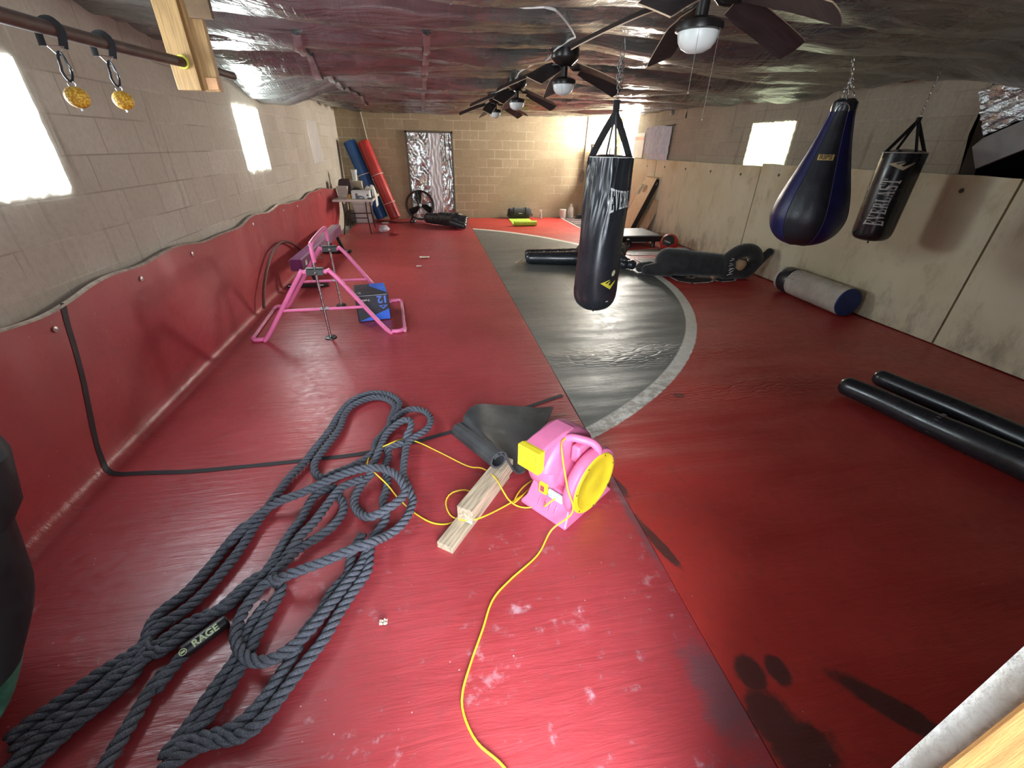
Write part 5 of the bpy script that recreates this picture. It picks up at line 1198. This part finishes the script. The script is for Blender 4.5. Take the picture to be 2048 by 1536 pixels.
# ------------------------------------------------------------------ black dummy by the drum fan
d3 = thing('grappling_dummy', (2.35, 10.75, 0), 'black vinyl dummy lying near the drum fan below the back door', 'grappling dummy')
q = MB(); cap_(q, (1.98,11.10,.14), (2.30,10.85,.15), .125, .14, 4); cap_(q, (2.30,10.85,.16), (2.62,10.58,.17), .155, .17, 4); q.build('torso', M_black, d3, remesh=.018)
q = MB(); cap_(q, (2.55,10.50,.22), (2.82,10.52,.20), .09, .07, 4); cap_(q, (2.82,10.52,.20), (2.78,10.30,.10), .075, .06, 3); cap_(q, (2.52,10.42,.13), (2.76,10.26,.08), .10, .075, 4); q.ball((2.70,10.50,.13), (.12,.12,.12)); q.build('arms', M_black, d3, remesh=.016)
MB().beam((2.66,10.47,.315), (2.76,10.47,.30), .06, .006).build('white_patch', M_white_print, d3)

# ------------------------------------------------------------------ along the back wall
M_green = pm('lime_foam', (.42,.62,.06), .8, var=.1, vs=30)
gm = thing('yoga_mat', (4.35, 11.3, 0), 'lime green exercise mat half rolled near the back wall', 'exercise mat')
MB().grid(lambda a, b: Vector((4.08+.56*(1-a)-.05*b, 11.79-1.11*b, .009+.002*noise.noise((a*3, b*4, 1)))), 6, 14).build('mat_sheet', M_green, gm, solid=.006)
sp2 = MB(); pts = []
for k in range(50): a = 2*PI*2.2*k/49; r = .022+.040*k/49; pts.append((10.66+r*math.sin(a), .066-r*math.cos(a)))
sp2.grid(lambda a, b: Vector((4.02+.56*a, *pts[int(round(b*49))])), 4, 49); sp2.build('mat_roll', M_green, gm, solid=.006, off=0)
du = thing('sandbag', (4.40, 11.93, 0), 'black cylindrical sandbag against the back wall behind the lime mat', 'sandbag')
MB().lathe([(.0,-.32),(.09,-.315),(.125,-.28),(.132,-.2),(.130,0),(.132,.2),(.125,.28),(.09,.315),(.0,.32)], (4.40,11.93,.134), 24, (1,0,0)).build('bag_body', M_blackfab, du)
for x in (4.24, 4.56): MB().tube([(x, 11.93+.135*math.cos(2*PI*k/24), .134+.135*math.sin(2*PI*k/24)) for k in range(24)], .014, 6, closed=True, flat=(1,.25)).build('strap', pm('grey_strap', (.06,.06,.06), .8), du)
for x, s_ in ((4.09,-1),(4.71,1)): MB().tube(smooth_path([(x-s_*.02,11.88,.16),(x+s_*.03,11.86,.10),(x+s_*.025,11.90,.05)], .02), .012, 6).build('side_handle', M_blackfab, du)
MB().box((4.40, 11.797, .14), (.10,.004,.012)).build('logo', M_white_print, du)
sb2 = thing('spray_bottle', (4.98, 11.85, 0), 'clear spray bottle standing on the mat by the back wall', 'bottle')
cl_ = NT('clear_plastic'); cl_.bsdf(cl_.mix(cl_.ramp(cl_.noise(cl_.obj(), 8, 2), .3, .7), (.72,.66,.60), (.80,.75,.70)), .2, 0, .5, trans=.6); M_clear = cl_.m
MB().lathe([(.0,.002),(.035,.002),(.04,.02),(.036,.10),(.018,.14),(.014,.165),(.0,.166)], (4.98,11.85,0), 16).build('bottle_body', M_clear, sb2)
n_ = MB(); n_.lathe([(.016,.16),(.016,.19),(.0,.192)], (4.98,11.85,0), 12); n_.box((4.97,11.84,.205), (.07,.02,.022)); n_.build('spray_head', M_white, sb2)
bk = thing('white_tub', (5.60, 11.88, 0), 'white tub with lid against the back wall beside the white jug', 'tub')
MB().lathe([(.0,.002),(.075,.002),(.085,.02),(.088,.20),(.0,.20)], (5.60,11.88,0), 20).build('tub_body', pm('white_tub', (.66,.60,.56), .5, var=.08), bk)
MB().lathe([(.092,.195),(.092,.225),(.0,.226)], (5.60,11.88,0), 20).build('tub_lid', M_white, bk)
jg = thing('white_jug', (5.83, 11.90, 0), 'white jug with a narrow neck against the back wall', 'jug')
MB().lathe([(.0,.002),(.072,.002),(.08,.02),(.08,.20),(.06,.26),(.028,.31),(.026,.33),(.0,.331)], (5.83,11.90,0), 20).build('jug_body', pm('milky_plastic', (.62,.60,.55), .4), jg)
MB().lathe([(.030,.328),(.030,.352),(.0,.354)], (5.83,11.90,0), 14).build('jug_cap', M_white, jg)
tag(MB().box((6.10, 11.78, .055), (.22, .16, .10)).jitter(.012, 9).build('black_pouch', M_blackfab, bevel=.02), 'small black pouch on the floor beside the white jug', 'pouch')

# conduits and a shelf frame at the back
M_cond = pm('tan_conduit', (.58,.52,.40), .5, var=.1)
tag(MB().tube([(.59, D-.012, zc(.59, D-.05)), (.665, D-.012, 1.77), (.67, D-.012, .9)], .012, 8).build('wall_conduit', M_cond), 'thin tan conduit on the back wall behind the red roll', 'conduit')
tag(MB().tube([(6.185, D-.012, zc(6.18, D-.05)), (6.15, D-.012, .95)], .012, 8).build('wall_conduit', pm('grey_conduit', (.30,.28,.25), .5)), 'thin grey conduit on the back wall at the right beside the shelf frame', 'conduit')
ck = MB()
for k in range(5): ck.tube([(6.12+.05*math.cos(2*PI*j/20)+.004*k, D-.025-.006*k, 1.02+(.11+.01*k)*math.sin(2*PI*j/20)) for j in range(20)], .006, 5, closed=True)
tag(ck.build('cable_coil', pm('grey_cable', (.22,.21,.20), .6)), 'coil of grey cable hung on the right end of the back wall', 'cable')
rk = thing('shelf_frame', (6.52, 11.75, 0), 'tall dark shelf frame in the far right corner behind the long hanging bag', 'shelf')
for x in (6.27, 6.80):
    for y in (11.62, 11.92): MB().box((x, y, .89), (.04,.04,1.78)).build('upright', M_blackmetal, rk)
for z in (.35, 1.05, 1.76): MB().box((6.535, 11.77, z), (.58,.36,.03)).build('shelf_board', pm('grey_board', (.20,.19,.17), .6), rk)
MB().box((6.535, 11.94, 1.35), (.50,.015,.70)).build('back_panel', pm('tan_panel', (.36,.31,.22), .7), rk)
tag(MB().box((6.50, 11.75, 1.80), (.36,.2,.05)).jitter(.01, 6).build('folded_cloth', pm('grey_cloth', (.24,.22,.2), .9), bevel=.012), 'folded grey cloth on top of the shelf frame', 'cloth')

# right wall: curtain, poster, small drops, cornhole boards
cu_ = thing('window_curtain', (W-.06, 9.72, 1.50), 'pale ruffled curtain over the small window at the far right wall', 'curtain')
def cfn(a, b, y0, y1, z0, z1, amp, off):
    y = y0+(y1-y0)*a; z = z1-(z1-z0)*b; z += .03*math.sin(a*3)*(1-b); 
    return Vector((W-.02-off-amp*(.5+.5*math.sin(a*32+1.2*math.sin(a*11)))-.012*noise.noise((a*9, b*6, 4)), y, z))
M_curt = pm('pale_curtain', (.74,.72,.74), .9, var=.12, vs=14, stretch=(1,6,1))
MB().grid(lambda a, b: cfn(a, b, 10.20, 9.26, 1.60, 2.10, .13, .015), 80, 16).build('upper_tier', M_curt, cu_)
MB().grid(lambda a, b: cfn(a, b, 10.17, 9.30, 1.49, 1.72, .06, .005), 80, 10).build('lower_tier', M_curt, cu_)
MB().tube([(W-.05, 10.26, 2.11), (W-.05, 9.18, 2.13)], .010, 10).build('curtain_rod', M_blackmetal, cu_)
ps = thing('wall_poster', (W-.02, 10.75, 1.52), 'white sheet with a pale red band on the far right wall', 'poster')
MB().box((W-.012, 10.80, 1.765), (.008, .52, .51)).build('sheet', pm('white_sheet', (.78,.77,.74), .6, var=.04), ps)
MB().box((W-.018, 10.80, 1.91), (.004, .48, .07)).build('red_band', pm('faded_red', (.72,.40,.33), .6, var=.2, vs=40), ps)
for (y, z, h, m, lb, w) in ((9.42, 2.30, .15, pm('grey_drop', (.24,.25,.24), .5), 'grey teardrop-shaped pad hanging high on the right wall above the curtain', .055), (8.84, 2.22, .14, pm('black_drop', (.03,.028,.026), .6), 'thin black tag hanging high on the right wall right of the grey teardrop', .022)):
    q = MB().lathe([(.0,0),(w*.6,.006),(w,.035),(w*.8,.07),(w*.35,.11),(w*.12,h),(.0,h+.002)], (W-.034, y, z), 16, sx=.5); q.tube([(W-.034, y, z+h), (W-.034, y, z+h+.06)], .003, 5)
    tag(q.build('hanging_pad', m), lb, 'pad')

def cornhole(a, b, yn, yf, label, deck_m, side_m):
    """board leaning from floor point a (x,z) to wall point b (x,z) between near and far y"""
    t = thing('cornhole_board', ((a[0]+b[0])/2, (yn+yf)/2, 0), label, 'cornhole board')
    A, B_ = Vector((a[0], 0, a[1])), Vector((b[0], 0, b[1])); d = (B_-A); ln = d.length; d.normalize(); n = Vector((-d.z, 0, d.x))
    def Pq(s, y, h): return A+d*s+n*h+Vector((0, y, 0))
    th = .018; hc = ln*.80; hr_ = .085; ym = (yn+yf)/2
    dk_ = MB(); N = 32
    def frame(h): 
        out = [Pq(0,yn,h), Pq(ln,yn,h), Pq(ln,yf,h), Pq(0,yf,h)]; hole = [Pq(hc+hr_*math.cos(2*PI*k/N), ym+hr_*math.sin(2*PI*k/N), h) for k in range(N)]
        return out, hole
    for h in (0, -th):
        sq = []
        for k in range(N):
            c_, s_ = math.cos(2*PI*k/N), math.sin(2*PI*k/N); m_ = max(abs(c_), abs(s_)); sq.append(Pq(hc+.13*c_/m_, ym+.13*s_/m_, h))
        hole = frame(h)[1]; dk_.add(hole+sq, [(k, (k+1) % N, N+(k+1) % N, N+k) for k in range(N)])
        for s0, s1, y0, y1 in ((0,hc-.13,yn,yf),(hc+.13,ln,yn,yf),(hc-.13,hc+.13,yn,ym-.13),(hc-.13,hc+.13,ym+.13,yf)): dk_.add([Pq(s0,y0,h),Pq(s1,y0,h),Pq(s1,y1,h),Pq(s0,y1,h)], [(0,1,2,3)])
    h0, h1 = frame(0)[1], frame(-th)[1]; dk_.add(h0+h1, [(k, (k+1) % N, N+(k+1) % N, N+k) for k in range(N)])
    dk_.build('deck', deck_m, t, smooth=False)
    for y in (yn+.01, yf-.01): MB().beam(Pq(0, y, -.055), Pq(ln, y, -.055), .02, .11).build('side_rail', side_m, t, bevel=.002)
    MB().beam(Pq(ln-.01, yn+.02, -.055), Pq(ln-.01, yf-.02, -.055), .02, .11, (0,0,1)).build('end_rail', deck_m, t, bevel=.002)
    MB().box(Pq(hc-.02, ym+.19, .002), (.004, .10, .22), Matrix((n, Vector((0,1,0)), d)).transposed()).build('black_patch', M_black, t)
    bo = MB()
    for s_ in (ln*.93, ln*.955): bo.lathe([(.012,0),(.012,.006),(.0,.008)], Pq(s_-.02, yn-.001, -.05), 8, (0,-1,0))
    bo.build('bolts', M_steel, t)
    return t
M_ply = pm('tan_plywood', (.58,.40,.24), .6, var=.12, vs=4, stretch=(6,6,1)); M_blackwood = pm('black_painted_wood', (.014,.012,.012), .5, var=.2)
cornhole((6.44, .012), (6.93, 1.14), 9.42, 10.0, 'tan cornhole board with a round hole and black sides leaning on the cream pad', M_ply, M_blackwood)
cornhole((6.66, .012), (6.975, .72), 9.30, 9.85, 'second cornhole board, lower, tucked behind the black-sided one', M_ply, M_ply)

# foil flap and grey board at the storage opening
fp = [(6.99,3.796,2.214),(6.99,3.583,1.852),(6.99,3.342,1.976),(6.99,3.27,2.014),(6.99,3.423,2.315),(6.99,3.503,2.294)]
def quad(p, q, r, s_): return lambda a, b: (Vector(p)*(1-a)+Vector(q)*a)*(1-b)+(Vector(s_)*(1-a)+Vector(r)*a)*b
ff = quad(fp[1], fp[3], fp[4], fp[0])
tag(MB().grid(lambda a, b: ff(a, b)+Vector((-.03*noise.noise((a*3, b*5, 1))-.012*abs(math.sin(b*22)), 0, .02*noise.noise((a*6, b*9, 3)))), 30, 40).build('foil_sheet', M_foilB, solid=.004), 'silver bubble foil sheet hanging in front of the dark opening at the right edge', 'foil sheet')
gp = [(6.95,3.6,1.765),(6.95,3.49,1.594),(6.95,3.118,1.796),(6.95,3.225,2.007),(6.95,3.547,1.836)]
gb_ = MB(); n_ = len(gp); gb_.add([Vector(p) for p in gp]+[Vector(p)+Vector((.03,0,0)) for p in gp], [tuple(range(n_)), tuple(range(n_, 2*n_))[::-1]]+[(k, (k+1) % n_, n_+(k+1) % n_, n_+k) for k in range(n_)])
tag(gb_.build('grey_board', pm('grey_board_panel', (.30,.285,.27), .7, var=.1), smooth=False), 'slanting grey board below the foil sheet at the right edge', 'board')

# ------------------------------------------------------------------ litter on the mats
M_scrap = pm('pale_scrap', (.70,.58,.46), .8, var=.2)
def scrap(p, s, lb, m=M_scrap, name='paper_scrap', cat='scrap', h=.012):
    q = MB().grid(lambda a, b: Vector((p[0]+(a-.5)*s*1.5, p[1]+(b-.5)*s, .012+h*abs(noise.noise((a*4+p[0], b*4+p[1], 1)))+h*.3)), 6, 6)
    return tag(q.build(name, m, solid=.002), lb, cat)
scrap([(1.87,7.516,0)][0], .11, 'flat tan scrap on the crimson mat beyond the pink bar')
scrap([(1.784,6.904,0)][0], .05, 'small white crumb on the crimson mat left of the dark circle', M_white_print)
scrap([(1.713,1.073,0)][0], .02, 'curled tan wood chip on the near crimson mat below the rope', h=.02)
scrap([(5.508,6.549,0)][0], .10, 'white slip on the floor lettering beside the black fabric dummy', M_white_print)
cw = MB().ball(Vector((1.0,10.05,.065)), (.12,.10,.06), 16, 10); cw.ball((.98,10.08,.125), (.09,.05,.02), 12, 8); cw.jitter(.025, 9)
tag(cw.build('crumpled_bag', pm('grey_plastic_bag', (.52,.46,.48), .5, var=.3, vs=20)), 'crumpled grey-white plastic bag on the mat in front of the folding table', 'bag')
rg_ = MB().ball(Vector((1.22,9.75,.03)), (.12,.07,.022), 14, 8); rg_.jitter(.02, 9)
tag(rg_.build('red_rag', pm('red_rag', (.30,.03,.03), .9)), 'small dark red rag beside the crumpled plastic bag', 'rag')

# ------------------------------------------------------------------ light, world, camera
wd = bpy.data.worlds.new('sky'); S.world = wd; wd.use_nodes = True
bg = wd.node_tree.nodes['Background']; bg.inputs[0].default_value = (.80,.90,1.0,1); bg.inputs[1].default_value = 5.0
def area(name, loc, rot, sx, sy, power, col):
    l = bpy.data.lights.new(name, 'AREA'); l.shape = 'RECTANGLE'; l.size = sx; l.size_y = sy; l.energy = power; l.color = col
    o = bpy.data.objects.new(name, l); COL.objects.link(o); o.location = loc; o.rotation_euler = rot; return o
area('doorway_daylight', (1.85, -2.2, 1.7), (math.radians(76), 0, 0), 3.0, 2.2, 620, (.84,.91,1.0))
(rx, ry, rz), (ux, uy, uz), (fx_, fy_, fz_), (cx_, cy_, cz_), fpx = ((0.983999,-0.177419,0.016385),(0.073441,0.487659,0.869940),(0.162334,0.854817,-0.492885),(2.0195,0,1.7037),840.000)
cam = bpy.data.cameras.new('camera'); co = bpy.data.objects.new('camera', cam); COL.objects.link(co)
co.matrix_world = Matrix(((rx, ux, -fx_, cx_), (ry, uy, -fy_, cy_), (rz, uz, -fz_, cz_), (0,0,0,1)))
cam.sensor_width = 36; cam.lens = 36*fpx/2048; cam.clip_start = .01
S.camera = co
S.view_settings.view_transform = 'Standard'; S.view_settings.look = 'None'; S.view_settings.gamma = 1; S.view_settings.exposure = .3
S.view_settings.use_curve_mapping = False
S.cycles.max_bounces = 8; S.cycles.diffuse_bounces = 4; S.cycles.glossy_bounces = 4; S.cycles.transmission_bounces = 4
